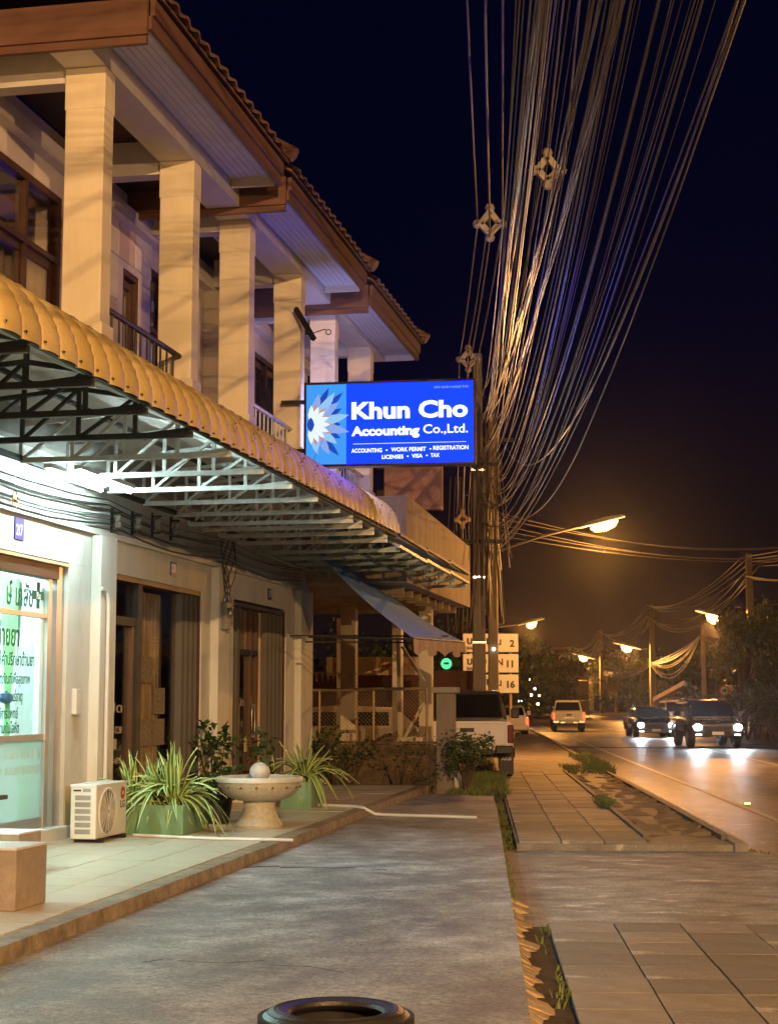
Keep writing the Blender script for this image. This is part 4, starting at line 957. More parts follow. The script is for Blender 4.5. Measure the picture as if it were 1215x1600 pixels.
# AC outdoor unit
ac = thing('air_conditioner_unit', 'white outdoor air conditioner unit with round fan grille standing on the tiles', 'air conditioner', (-6.0, 15.5, .1), AL)
B0, B1, A0_, A1_ = -6.15, -5.88, 15.13, 15.98
MB().box(B0, B1, A0_, A1_, .14, .66).build('casing', M_white, ac, bevel=.012)
MB().box(B0 - .006, B1 + .006, A0_ - .006, A1_ + .006, .645, .672).build('top_cover', M_white, ac, bevel=.006)
for a_ in (15.22, 15.85): MB().box(B0 + .01, B1 + .03, a_, a_ + .05, .1, .139).build('foot', M_steelD, ac)
for i in range(6): MB().box(B0 + .05, B1 - .06, A0_ - .004, A0_ - .001, .19 + i * .066, .19 + i * .066 + .046).build('side_louvre', M_grey, ac)
MB().box(B0 + .13, B1 - .06, A0_ - .004, A0_ - .001, .60, .632).build('side_louvre', M_grey, ac)
MB().box(B0 + .03, B0 + .11, A0_ - .004, A0_ - .001, .605, .622).build('side_badge', M_black, ac)
MX = Matrix.Translation((B1 + .001, 15.43, .395)) @ Matrix.Rotation(rad(90), 4, 'Y')
MB().lathe([(.001, .001), (.22, .001)], 32, MX).build('fan_hole', M_steelD, ac)
fan = MB()
for i in range(5):
    t_ = i * 6.283 / 5; fan.face([MX @ Vector(p) for p in ((.03 * math.cos(t_), .03 * math.sin(t_), .003), (.2 * math.cos(t_ - .3), .2 * math.sin(t_ - .3), .002), (.21 * math.cos(t_ + .35), .21 * math.sin(t_ + .35), .008), (.03 * math.cos(t_ + 1), .03 * math.sin(t_ + 1), .006))])
fan.build('fan_blade', M_grey, ac)
gr = MB()
for k_ in range(1, 9): gr.tube([tuple(MX @ Vector((.026 * k_ * math.cos(t), .026 * k_ * math.sin(t), .014))) for t in [j * 6.283 / 24 for j in range(25)]], .003, 4, cap=False)
for k_ in range(16): t_ = k_ * 6.283 / 16; gr.tube([tuple(MX @ Vector((.02 * math.cos(t_), .02 * math.sin(t_), .018))), tuple(MX @ Vector((.225 * math.cos(t_), .225 * math.sin(t_), .018)))], .0032, 4)
gr.build('fan_grille', M_white, ac)
MB().tube([tuple(MX @ Vector((.23 * math.cos(t), .23 * math.sin(t), .004))) for t in [j * 6.283 / 28 for j in range(29)]], .012, 6, cap=False).build('grille_ring', M_white, ac, smooth=True)
ML = Matrix.Translation((B1 + .001, 15.86, .555)) @ Matrix.Rotation(rad(90), 4, 'Y')
MB().lathe([(.001, .003), (.062, .003), (.064, .0)], 24, ML).build('round_badge', mat('red badge', (.38, .05, .04), .4, var=0), ac)
text('LG', .1, 'badge_lettering', mat('grey lettering', (.12, .12, .12), .5, var=0), ac, (B1 + .002, 15.79, .41), 'wall', .003, 'LEFT', .001, width=.13)
text('LG', .05, 'badge_lettering', M_white, ac, (B1 + .005, 15.835, .54), 'wall', .002, 'LEFT', .001, width=.05)
# ground pipes
single(MB().tube([(-5.79, 15.95, .118), (-4.9, 15.72, .118), (-4.03, 15.70, .118)], .016, 8), 'pvc_pipe', M_pvc, 'straight white pipe lying across the tiles below the fountain bowl', 'pipe', (-5, 15.8, .1), AL, smooth=True)
single(MB().tube([(-5.04, 20.95, .12), (-4.5, 20.75, .12), (-4.36, 20.65, .11), (-4.22, 20.7, .03), (-4.1, 20.7, .022), (-2.85, 20.45, .022)], .02, 8), 'pvc_pipe', M_pvc, 'white pipe bending down the terrace step onto the forecourt', 'pipe', (-4.5, 20.7, .1), AL, smooth=True)
# seat blocks
bk = thing('seat_block', 'tan painted concrete seat block with a pale top near the left edge', 'block', (-4.8, 10.5, .1), AL)
M_tan = mat('tan painted concrete', (.36, .29, .235), .7, var=.22, scale=5, bump=.25, col2=(.22, .16, .12), c2amt=.36, c2scale=4)
MB().box(-5.05, -4.52, 10.2, 10.72, .1, .5).build('block_body', M_tan, bk, bevel=.012)
MB().box(-5.055, -4.515, 10.195, 10.725, .501, .515).build('top_slab', M_beam, bk)
bk2 = thing('seat_block', 'second tan seat block behind the near one, cut by the left edge', 'block', (-5.7, 12.6, .1), AL)
MB().box(-5.99, -5.52, 12.5, 12.96, .1, .40).build('block_body', M_tan, bk2, bevel=.012)
MB().box(-5.995, -5.515, 12.495, 12.965, .401, .415).build('top_slab', M_beam, bk2)
# tyre
ty = thing('tyre', 'worn black car tyre lying flat on the forecourt at the bottom edge', 'tyre', (0, 0, 0), 0, local=True)
b_, a_ = onz(525, 1553, .2, 0); ty.location = (b_ * .955, a_ - .328, 0)
MB().lathe([(.20, .02), (.21, .0), (.28, .0), (.315, .025), (.328, .06), (.328, .135), (.315, .17), (.28, .197), (.24, .2), (.205, .19), (.198, .175), (.205, .165), (.22, .16), (.27, .14), (.285, .1), (.27, .06), (.22, .04), (.20, .035), (.2, .02)], 64).build('tyre_carcass', mat('worn tyre rubber', (.03, .027, .026), .42, var=.25, bump=.2, bscale=50), ty, smooth=True)
for r_, z_ in ((.245, .199), (.262, .198), (.29, .188)): MB().tube([(r_ * math.cos(t), r_ * math.sin(t), z_) for t in [j * 6.2832 / 64 for j in range(65)]], .0035, 5, cap=False).build('sidewall_rib', M_black, ty, smooth=True)
tr_ = MB()
for i in range(72):
    t_ = i * 6.283 / 72
    tr_.box(-.009, .009, .303, .3325, .03, .172, M=Matrix.Rotation(t_, 4, 'Z'))
tr_.build('tread', M_black, ty, kind='stuff')

# ================================================================== GRASS AND WEEDS
def grass(name, label, spots, nper, h, g=BE, seed=5, cat='grass'):
    rr = random.Random(seed); m = MB()
    for (b0, b1, a0, a1, z, n) in spots:
        for _ in range(n):
            x, y = rr.uniform(b0, b1), rr.uniform(a0, a1)
            for _k in range(nper):
                t_ = rr.uniform(0, 6.283); hh = h * rr.uniform(.4, 1.2); dx, dy = math.cos(t_), math.sin(t_); l_ = hh * rr.uniform(.2, .8); w = .006 + hh * .03
                px, py = x + rr.uniform(-.03, .03), y + rr.uniform(-.03, .03)
                m.face([(px - dy * w, py + dx * w, z), (px + dy * w, py - dx * w, z), (px + dx * l_ * .5 + dy * w * .6, py + dy * l_ * .5 - dx * w * .6, z + hh * .7), (px + dx * l_, py + dy * l_, z + hh), (px + dx * l_ * .5 - dy * w * .6, py + dy * l_ * .5 + dx * w * .6, z + hh * .7)])
    return single(m, name, M_grass, label, cat, (spots[0][0], spots[0][2], spots[0][4]), g, kind='stuff')
grass('grass', 'rough grass patch between the gate pillar and the parked pickup', [(-.5, .5, 26.6, 33, -.08, 1100), (-.2, .3, 33, 40, -.08, 300)], 4, .14, seed=1)
grass('weeds', 'thin weeds growing in the gutter beside the near pavement', [(.42, .49, 8.5, 11.9, -.13, 16), (.27, .42, 18, 26, -.13, 90), (.25, .3, 12, 18, -.13, 30)], 4, .06, seed=2)
grass('grass', 'clumps of grass along the road kerb and the broken trench covers', [(1.75, 1.95, 23.5, 25.2, -.04, 60), (2.93, 3.25, 12.5, 19, -.3, 280), (2.5, 3.1, 36, 46, -.05, 380), (1.9, 2.9, 34, 38, -.05, 200), (2.93, 3.08, 19, 34, -.3, 260), (3.3, 4.4, 12, 15.5, -.14, 120)], 4, .11, seed=3)
gv = bush('creeper_bush', 'dense leafy creeper bush hanging over the gate pillar by the pickup', -.2, 27.0, -.1, .68, 1.02, 1900, .06, g=BE, seed=21, blobs=16, stemh=.45, lm=mat('creeper leaf', (.07, .1, .03), .6, var=.4))
bush('creeper_bush', 'sparse creeper growing over the low mossy wall under the mesh fence', -1.3, 27.1, 0, 1.0, .8, 380, .06, g=BE, seed=22, blobs=12, stemh=.05)
bush('creeper_bush', 'straggly dark weed clump at the left end of the mossy wall', -2.2, 27.0, 0, .8, .85, 260, .08, g=BE, seed=23, blobs=10, stemh=.1)

# ================================================================== POLES
def pole(label, X, Y, z0, z1, r=.15, group='utility poles along the street', name='utility_pole'):
    t = thing(name, label, 'pole', (X, Y, z0), 0, local=True, group=group)
    h = z1 - z0
    MB().loft([[(s * r * k_, u * r * k_, z) for s, u in ((-1, -1), (1, -1), (1, 1), (-1, 1))] for z, k_ in ((0, 1.1), (h, .7))]).build('shaft', M_pole, t, bevel=.02)
    return t
P1 = aty(748, 1000, 37); P2 = aty(770, 1000, 44.5)
pl1 = pole('nearest concrete pole, rising behind the parked pickup under the cable fan', P1.x, 37, -.1, 9.6, .145)
pl2 = pole('second concrete pole just right of the nearest one, holding the lamp arm', P2.x, 44.5, -.1, 9.4, .14)
for z in (2.9, 4.4, 6.9): MB().box(-.16, .16, -.16, .16, z, z + .04).build('steel_band', M_chrome, pl1)
for k_, z in enumerate((7.0, 5.2)):
    MB().box(-.55, .55, -.22, -.15, z, z + .09).build('cross_arm', M_steelD, pl1)
MB().box(-.6, .6, -.2, -.14, 8.8, 8.9).build('cross_arm', M_steelD, pl2)
MB().ball((.0, -.2, 3.0), .05, 8).build('reflector', emis('tiny white reflector glow', (1, .9, .7), 6), pl2)  # reflector's glint put in as a glow of its own
# ------------------------------------------------------------------ street lamps
M_lamp = emis('glowing sodium lens', (1.0, .5, .12), 14)
M_lampn = M_lamp
def lamp_head(t, hx, hy, hz, dx, dy, tilt=.25, s=1.0):
    d = Vector((dx, dy, 0)).normalized(); q = Vector((d.y, -d.x, 0)); up = Vector((0, 0, 1))
    ax = (d + up * tilt).normalized(); n_ = q.cross(ax)
    rings = []
    for t_, w, h_ in ((-.42, .05, .04), (-.25, .10, .08), (.1, .17, .1), (.4, .13, .07), (.48, .05, .03)):
        c = Vector((hx, hy, hz)) + ax * t_ * s
        rings.append([tuple(c + q * (w * s * math.cos(k_)) + up * (h_ * s * (max(0, math.sin(k_)) - .0))) for k_ in [j * 6.283 / 10 for j in range(10)]])
    MB().loft(rings).build('lamp_head', M_grey, t, smooth=True)
    rings = []
    for t_, w in ((-.2, .06), (-.1, .13), (.1, .16), (.28, .12), (.34, .04)):
        c = Vector((hx, hy, hz)) + ax * t_ * s * (1 if s < 1.5 else .62)
        rings.append([tuple(c + q * (w * s * math.cos(k_)) - up * (.015 + (.17 if s < 1.5 else .2) * s * (w / .15) * max(0, -math.sin(k_)))) for k_ in [j * 6.283 / 10 for j in range(10)]])
    MB().loft(rings).build('lens', M_lamp, t, smooth=True)
def street_lamp(label, polexy, base, head, energy, col=(1.0, .41, .085), own_pole=True, armz=None, s=1.0, group='sodium street lamps'):
    """head: world point; pole foot at polexy"""
    t = thing('street_lamp', label, 'street lamp', (polexy[0], polexy[1], base), 0, local=True, group=group)
    hx, hy, hz = head[0] - polexy[0], head[1] - polexy[1], head[2] - base
    az = (armz if armz is not None else head[2] - .6) - base
    if own_pole: MB().loft([[(s_ * r, u * r, z) for s_, u in ((-1, -1), (1, -1), (1, 1), (-1, 1))] for z, r in ((0, .12), (az + .3, .08))]).build('lamp_pole', M_pole, t)
    d = Vector((hx, hy, 0)).normalized()
    pts = [(0, 0, az), (hx * .45, hy * .45, az + (hz - az) * .55), (hx - d.x * .35, hy - d.y * .35, hz - .05)]
    MB().tube(pts, .035, 8).build('arm', M_steelD, t)
    lamp_head(t, hx, hy, hz, hx, hy, .25, s)
    point('sodium_light', (hx, hy, hz - .3 - .24 * s), col, energy, .06, t)
    return t
LE = 3500
FARS = (1.0, .43, .1)
h1 = aty(938, 817, 44.5)
street_lamp('big near street lamp glowing orange right of the twin poles', (P2.x, 44.5), -.1, h1, LE, (1., .41, .085), False, aty(776, 864, 44.5).z, 1.45)
def on(px, py, Y): return aty(px, py, Y)
h2 = on(828, 973, 100); street_lamp('second left hand lamp glowing just above the white distance boards', (h2.x - 3.4, 100), -.1, h2, LE, s=1.9)
pA, pB, pC = on(1172, 1000, 90), on(1018, 1000, 141), on(939, 1000, 199)
for (hp_, pp, Yd, zt, L) in ((on(1116, 962, 90), pA, 90, 9.7, 'largest of the right hand lamps, beside the dark roadside trees'), (on(980, 1010, 141), pB, 141, 9.9, 'middle right hand lamp above the two oncoming cars'), (on(912, 1026, 199), pC, 199, 10.2, 'small distant lamp above the white moving pickup')):
    street_lamp(L, (pp.x, Yd), -.3, hp_, LE * 1.1, (1., .41, .085), False, hp_.z - .4, 1.7 + Yd / 130)
    pole({90: 'right hand pole nearest the trees, beside the right edge', 141: 'tall pole behind the oncoming dazzling car', 199: 'tall distant pole right of the moving pickup'}[Yd], pp.x, Yd, -.3, zt, .16 + Yd / 1500)
h5 = on(874, 1050, 262); street_lamp('farthest tiny lamp where the road disappears', (h5.x + 3, 262), -.3, h5, LE * 1.2, s=3.4)
p97 = on(1097, 1000, 112); pole('shorter pole carrying the messy cable coils behind the dark oncoming car', p97.x, 112, -.3, 6.9, .16)
# the lamps that light the near facade and the road, built beyond the right edge
kx, ky = 4.5, -13
street_lamp('tall street lamp on the near pavement behind the viewer', (kx - 2.5, ky - .3), -.1, (kx, ky, 10.2), 27000, SODIUM, s=1.2)
street_lamp('street lamp across the road outside the right edge', (17.6, 40), -.3, (15.9, 40, 6.4), LE, s=1.2)
street_lamp('street lamp across the road behind the viewer', (15.2, -8), -.3, (12.8, -8, 7.2), 8500, SODIUM, s=1.2)

# ================================================================== CABLES
def cab(pts, r, label, group, m=None, n=5):
    p0 = pts[0]; return single(MB().tube(pts, r, n), 'overhead_cable', m or M_cable, label, 'cable', p0, 0, group=group)
def fit(pole_px, Yp, mid, top, ztop, Yend=-6, N=22):
    """a cable in one vertical plane, seen through three picture points, hanging as a parabola"""
    A = aty(pole_px[0], pole_px[1], Yp); r = ray(*top); t = (ztop - CH) / r[2]; T = Vector((r[0] * t, r[1] * t, ztop))
    dx = (A.x - T.x) / (A.y - T.y); r = ray(*mid); k_ = r[0] / r[1]
    if abs(k_ - dx) < 1e-4: return None
    Ym = (T.x - dx * T.y) / (k_ - dx)
    if not (T.y + 3 < Ym < Yp - 2.5): return None
    M = aty(mid[0], mid[1], Ym)
    f = lambda y: A.z * (y - M.y) * (y - T.y) / ((A.y - M.y) * (A.y - T.y)) + M.z * (y - A.y) * (y - T.y) / ((M.y - A.y) * (M.y - T.y)) + T.z * (y - A.y) * (y - M.y) / ((T.y - A.y) * (T.y - M.y))
    c2 = A.z / ((A.y - M.y) * (A.y - T.y)) + M.z / ((M.y - A.y) * (M.y - T.y)) + T.z / ((T.y - A.y) * (T.y - M.y))
    if c2 < -0.002 or c2 > .03: return None
    pts = []
    for i in range(N + 1):
        y = Yp + (T.y - 2 - Yp) * i / N; pts.append((T.x + dx * (y - T.y), y, f(y)))
    y0 = pts[-1][1]; sl = (pts[-1][2] - pts[-2][2]) / (pts[-1][1] - pts[-2][1])
    for k2 in range(1, 6):
        y = y0 + (Yend - y0) * k2 / 5; pts.append((T.x + dx * (y - T.y), y, pts[N][2] + sl * .4 * (y - y0)))
    return pts
tops = [806, 812, 818, 829, 836, 841, 847, 850, 853, 857, 861, 866, 873, 890, 903, 921, 928, 947, 955, 959, 963, 966, 970, 975, 986, 992, 1000, 1028, 1030, 1048, 1052, 1065, 1079, 1085, 1091, 1097, 1117, 1150, 1160]
mids = [752, 757, 762, 767, 771, 775, 778, 781, 784, 786, 789, 793, 797, 801, 806, 812, 817, 823, 829, 835, 839, 843, 847, 850, 853, 857, 862, 868, 874, 883, 892, 897, 903, 907, 915, 924, 932, 938, 944]
nfit = 0; heights = []
for i, (tx, mx_) in enumerate(zip(tops, mids)):
    fr_t = i / (len(tops) - 1)
    ok = None
    for tries in range(60):
        py_ = 560 + 290 * (fr_t ** .6) + R_.uniform(-40, 30); pxp = R_.uniform(742, 776); Yp = 37 if pxp < 760 else 44.5
        zt = R_.uniform(5.8, 8.8)
        c = fit((pxp, min(py_, 862)), Yp, (mx_ + R_.uniform(-2, 2), 600 if fr_t < .8 else 560), (tx, 0), zt)
        if c: ok = c; break
    if ok:
        nfit += 1
        cab(ok, R_.choice((.004, .006, .007, .009, .012)), 'dark cable in the fan running from the twin poles up over the viewer', 'cables of the overhead fan', M_cableB if i % 3 != 1 else M_cable)
    else:
        zt = R_.uniform(5.5, 7.5); r = ray(tx, 0); t = (zt - CH) / r[2]; T = Vector((r[0] * t, r[1] * t, zt)); A = aty(760, 640 + 150 * fr_t, 37)
        pts = []
        for k_ in range(25):
            u = k_ / 24 * 1.5; p = A + (T - A) * u; pts.append((p.x, p.y, p.z - 4 * .35 * u * (1 - u)))
        cab(pts, .008, 'dark cable in the fan running from the twin poles up over the viewer', 'cables of the overhead fan', M_cableB)
print('FIT', nfit, len(tops))
# thick bundles (several strands twisted together)
for bi, (tx, mx_, py_) in enumerate(((845, 783, 650), (969, 838, 700), (935, 806, 640))):
    for s in range(5):
        r = ray(tx + R_.uniform(-7, 7), 0); zt = 6.3 + .05 * s; t = (zt - CH) / r[2]; T = Vector((r[0] * t, r[1] * t, zt)); A = aty(757 + R_.uniform(-5, 8), py_ + s * 3, 37)
        pts = []
        for k_ in range(31):
            u = k_ / 30 * 1.45; p = A + (T - A) * u; pts.append((p.x + .02 * math.sin(u * 14 + s * 1.1), p.y, p.z - 4 * (.45 + .05 * bi) * u * (1 - u) + .02 * math.cos(u * 14 + s * 1.1)))
        cab(pts, .008, 'strand of a thick twisted cable bundle running over the viewer', 'strands of the thick cable bundles', M_cable)
# two slack loops on the right of the poles
for (pts_, L) in (([(768, 700, 44), (783, 690, 40), (800, 715, 38), (822, 727, 36), (845, 718, 34), (872, 690, 31), (905, 640, 28), (940, 575, 25), (985, 470, 21.5), (1040, 330, 18), (1100, 160, 15), (1152, 0, 13), (1230, -260, 10)], 'slack grey cable loop dipping right of the poles, the higher of two'),
                  ([(770, 790, 44), (790, 808, 41), (812, 812, 39), (835, 802, 37), (862, 775, 34), (895, 720, 31), (930, 640, 27.5), (965, 555, 24.5), (1005, 450, 21), (1060, 300, 18), (1115, 140, 15), (1163, 0, 13), (1250, -260, 10)], 'slack grey cable loop dipping right of the poles, the lower of two')):
    P = [aty(*q) for q in pts_]; Q = []
    for i in range(len(P) - 1):
        a0, a1, a2, a3 = P[max(i - 1, 0)], P[i], P[i + 1], P[min(i + 2, len(P) - 1)]
        for k_ in range(5):
            t = k_ / 5; Q.append(tuple(.5 * ((2 * a1) + (a2 - a0) * t + (2 * a0 - 5 * a1 + 4 * a2 - a3) * t * t + (3 * a1 - a0 - 3 * a2 + a3) * t ** 3)))
    cab(Q, .012, L, None, M_cableB)
# spun drop cables round the poles
for i in range(34):
    x0 = R_.uniform(745, 772); x1 = 765 + (x0 - 758) * 1.2 + R_.uniform(-26, 22); y0 = R_.uniform(600, 760); y1 = R_.uniform(860, 985)
    Y = R_.uniform(36.2, 36.9) if i % 2 else R_.uniform(43.6, 44.2)
    if Y > 40: x0 += 8; x1 += 6
    bow = R_.uniform(-3, 3)
    pts = [tuple(aty(x0 + (x1 - x0) * t + bow * math.sin(t * 6.3), y0 + (y1 - y0) * t, Y)) for t in [k_ / 12 for k_ in range(13)]]
    cab(pts, R_.uniform(.008, .016), 'slack drop cable hanging down the twin poles', 'drop cables on the twin poles', M_cableB if i % 3 else M_cable)
for i in range(9):
    x0 = R_.uniform(700, 735); pts = [tuple(aty(x0 + 3 * math.sin(t * 4 + i), 745 + 245 * t, 52 + i)) for t in [k_ / 8 for k_ in range(9)]]
    cab(pts, .012, 'thin dim cable hanging in the dark left of the poles', 'drop cables left of the poles', M_cableB)
# high voltage line with diamond spacers
def spacer(px, py, Y, L, s=.46):
    c = aty(px, py, Y); t = thing('cable_spacer', L, 'cable spacer', tuple(c), 0, local=True, group='diamond spacers on the high cables')
    m = MB(); K = [(0, .5), (.38, .0), (0, -.42), (-.38, 0)]
    for i in range(4):
        a_, b_ = K[i], K[(i + 1) % 4]; m.bar((a_[0] * s * .75, 0, a_[1] * s * .75), (b_[0] * s * .75, 0, b_[1] * s * .75), .17 * s, .17 * s)
    m.build('diamond_frame', mat('grey polymer', (.4, .33, .27), .6), t)
    for i in range(4):
        a_ = K[i]; MB().ball((a_[0] * s, 0, a_[1] * s), .15 * s, 8).build('clamp', mat('grey polymer', (.4, .33, .27), .6), t)
    return c, s
line = [(Vector((.45, 3, 8.6)), .45)]
line.append((aty(757, 0, 14.7), .45))
line.append(spacer(765, 350, 21.7, 'largest diamond cable spacer hanging left of the fan'))
line.append(spacer(731, 562, 30.3, 'small diamond cable spacer above the right end of the blue sign'))
line.append(spacer(722, 812, 56, 'distant diamond spacer below the blue sign in the dark', .6)); line.append((Vector((5.2, 110, 8)), .62))
for k_, (dx, dz) in enumerate(((0, .5), (.38, 0), (0, -.42), (-.38, 0))):
    pts = []
    for i in range(len(line) - 1):
        (p, s), (q, s2_) = line[i], line[i + 1]
        if (k_ != 3 and i == 0) and False: continue
        for j in range(6):
            t = j / 6; c = p + (q - p) * t; pts.append((c.x + dx * s, c.y, c.z + dz * s - .12 * math.sin(math.pi * t)))
    cab(pts, .012, 'high cable threaded through the diamond spacers', 'high cables through the spacers', M_cableB)
sp2 = spacer(855, 266, 19.5, 'diamond cable spacer tangled in the middle of the cable fan')
for (dx, dz, tx) in ((0, .3, 880), (.2, 0, 905), (-.2, -.1, 868)):
    c = sp2[0]; T = aty(tx, 0, 14); E_ = aty(772, 585 + dz * 30, 44.5); pts = [tuple(T + (T - c) * .8)] + [tuple(T)] + [(c.x + dx, c.y, c.z + dz)]
    for j in range(1, 9): t = j / 8; q = c + (E_ - c) * t; pts.append((q.x + dx * (1 - t), q.y, q.z + dz * (1 - t) - .5 * math.sin(math.pi * t)))
    cab(pts, .012, 'high cable held by the tangled spacer in the fan', 'cables held by the tangled spacer', M_cableB)
# cables across the road under the near lamp
for i in range(5):
    dzz = R_.uniform(-5, 5)
    y0, y1 = 835 + i * 3.4, 852 + i * 3
    pts = [tuple(aty(774 + 620 * t, 800 + i * 9 + (64 - i * 6 + dzz * 2) * math.sin(math.pi * min(1, t * .9)) * .75 + (10 + i * 2 + dzz) * t, 45.0 + 3 * t)) for t in [k_ / 14 for k_ in range(15)]]
    cab(pts, .006, 'thin cable crossing the road just below the near street lamp', 'cables crossing the road below the lamp', M_cable)
# right hand pole line cables: two tiers
tops_r = [Vector((21.5, 20, 9.5)), Vector((pA.x, 90, 9.5)), Vector((pB.x, 141, 9.8)), Vector((pC.x, 199, 10.0)), Vector((pC.x + 4.5, 262, 10)), Vector((pC.x + 9, 340, 10))]
for tier, (dz, nn, sag, rr_) in enumerate(((0, 5, 1.5, .03), (-1.0, 3, 2.2, .03))):
    for c_ in range(nn):
        pts = []
        for i in range(len(tops_r) - 1):
            p, q = tops_r[i], tops_r[i + 1]; s_ = sag * R_.uniform(.6, 1.2)
            for j in range(10): t = j / 10; v = p + (q - p) * t; pts.append((v.x + .25 * c_ - .4, v.y, v.z + dz - .12 * c_ - 4 * s_ * t * (1 - t)))
        cab(pts, rr_, 'cable slung high between the right hand poles', 'high cables between the right hand poles', M_cableB)
lows = [(1290, 1010, 88), (1092, 992, 112), (1016, 1034, 141), (942, 1048, 199), (895, 1056, 262)]
for c_ in range(16):
    pts = []
    for i in range(len(lows) - 1):
        s_ = R_.uniform(2, 42) if i == 1 else R_.uniform(4, 16)
        for j in range(9):
            t = j / 9; a_, b_ = lows[i], lows[i + 1]
            pts.append(tuple(aty(a_[0] + (b_[0] - a_[0]) * t, a_[1] + (b_[1] - a_[1]) * t + 4 * s_ * t * (1 - t) + (c_ % 4) * 2, 1 / (1 / a_[2] + (1 / b_[2] - 1 / a_[2]) * t))))
    cab(pts, .018, 'cable in the drooping tangle between the right hand poles', 'drooping cables of the right hand tangle', M_cableB)
# ================================================================== ROAD SIGN BOARDS
db_ = aty(723, 1083, 50); de_ = aty(810, 1083, 50)
ds = thing('distance_board', 'three stacked white distance boards with black Thai names and kilometres', 'road sign', (db_.x, 50, -.1), 0)
M_sign = mat('white reflective board', (.42, .44, .47), .5, var=.08)
M_bk = mat('black sign lettering', (.012, .012, .012), .5, var=0)
W_ = de_.x - db_.x
rows_ = [(990, 1019, 'บ.สวน', 'BAN', 'น', '2'), (1022, 1051, 'บ.ทุ่ง', 'BAN', 'N', '11'), (1054, 1083, 'หาดใน', 'HAT', 'น', '16')]
for (y0, y1, th, en, mid_, km) in rows_:
    zt_, zb_ = aty(723, y0, 50).z, aty(723, y1, 50).z
    o = MB().box(db_.x, db_.x + W_, 50, 50.04, zb_, zt_).build('board', M_sign, ds, bevel=.03)
    h = zt_ - zb_
    text(th, h * .55, 'board_lettering', M_bk, ds, (db_.x + .12, 49.99, zb_ + h * .44), 'sign', .012, 'LEFT', .002)
    text(en, h * .24, 'board_lettering', M_bk, ds, (db_.x + .12, 49.99, zb_ + h * .14), 'sign', .004, 'LEFT', .002)
    text(mid_, h * .5, 'board_lettering', M_bk, ds, (db_.x + W_ * .6, 49.99, zb_ + h * .4), 'sign', .008, 'LEFT', .002)
    text(km, h * .5, 'board_lettering', M_bk, ds, (db_.x + W_ * .93, 49.99, zb_ + h * .3), 'sign', .012, 'RIGHT', .002)
for x in (.25, W_ - .25): MB().tube([(db_.x + x, 50.1, -.1), (db_.x + x, 50.1, aty(723, 990, 50).z)], .045, 8).build('sign_post', M_pole, ds)
# no entry roundel on the right
q = aty(1131, 1079, 80)
rs = thing('round_sign', 'round red rimmed road sign with a bar, by the right hand trees', 'road sign', (q.x, 80, -.2), 0, local=True)
MR = Matrix.Translation((0, 0, q.z + .2)) @ Matrix.Rotation(rad(90), 4, 'X')
MB().lathe([(.001, .02), (.2, .02), (.2, 0)], 24, MR).build('face', M_sign, rs)
MB().lathe([(.2, .021), (.26, .021), (.26, 0)], 24, MR).build('red_ring', mat('red sign ring', (.4, .03, .02), .5), rs)
MB().box(-.13, .13, -.03, -.022, q.z + .17, q.z + .23).build('bar', M_bk, rs)
MB().tube([(0, .05, 0), (0, .05, q.z + .4)], .035, 8).build('sign_post', M_pole, rs)
# little green cafe sign
q = aty(697, 1037, 56)
gs = thing('round_shop_sign', 'small glowing green round shop sign far behind the fence', 'sign', (q.x, 56, q.z), 0, local=True)
MB().lathe([(.001, .03), (.19, .03), (.19, 0)], 24, Matrix.Rotation(rad(90), 4, 'X')).build('face', emis('green lit sign', (.08, .8, .3), 1.6), gs)
MB().box(-.09, .09, -.04, -.032, -.03, .05).build('emblem', M_bk, gs); MB().box(-.12, .12, .0, .1, -1.3, -.2).build('sign_stem', M_steelD, gs)
q = aty(685, 1050, 62)
ws = thing('market_stall', 'dim stall with pale lit counter behind the fence, under the green sign', 'stall', (q.x, 62, -.1), 0, local=True)
MB().box(-1.6, 1.8, 0, 1.2, 0, .95).build('counter', mat('dark brown wall', (.16, .08, .05), .8), ws)
MB().box(-1.9, 2.1, -.2, 1.4, 2.35, 2.45).build('stall_roof', M_rust, ws)
for x in (-1.8, 2.0): MB().box(x, x + .08, 0, .08, 0, 2.35).build('post', M_colm, ws)
for i in range(5): MB().box(-1.4 + i * .65, -1.1 + i * .65, .1, .3, .951, 1.1 + .1 * (i % 3)).build('ware', [M_white, M_gold, M_rust][i % 3], ws)

# ================================================================== VEHICLES
def ring(y, w, zb, zm, zt, wt):
    return [(-w * .88, y, zb), (w * .88, y, zb), (w, y, zb + .12), (w * 1.0, y, zm), (wt, y, zt), (wt * .8, y, zt + .012), (-wt * .8, y, zt + .012), (-wt, y, zt), (-w, y, zm), (-w, y, zb + .12)]
M_tyre = M_black; M_rim = mat('alloy rim', (.35, .35, .36), .3, metal=.8)
M_cglass = mat('dark car glass', (.008, .008, .01), .06, var=0, spec=.6)
M_trimb = mat('black car trim', (.015, .015, .016), .5, var=.1)
def wheel(par, x, y, r, w=.26):
    MXw = Matrix.Translation((x, y, r)) @ Matrix.Rotation(rad(90), 4, 'Y')
    o = MB().lathe([(r * .62, -w / 2), (r * .9, -w / 2), (r, -w * .36), (r, w * .36), (r * .9, w / 2), (r * .62, w / 2)], 28, MXw).build('wheel', M_tyre, par, smooth=True)
    s = 1 if x > 0 else -1
    MB().lathe([(.001, s * w * .38), (r * .2, s * w * .42), (r * .55, s * w * .3), (r * .62, s * w * .48), (r * .62, -s * w * .48)], 18, MXw).build('rim', M_rim, o, smooth=True)
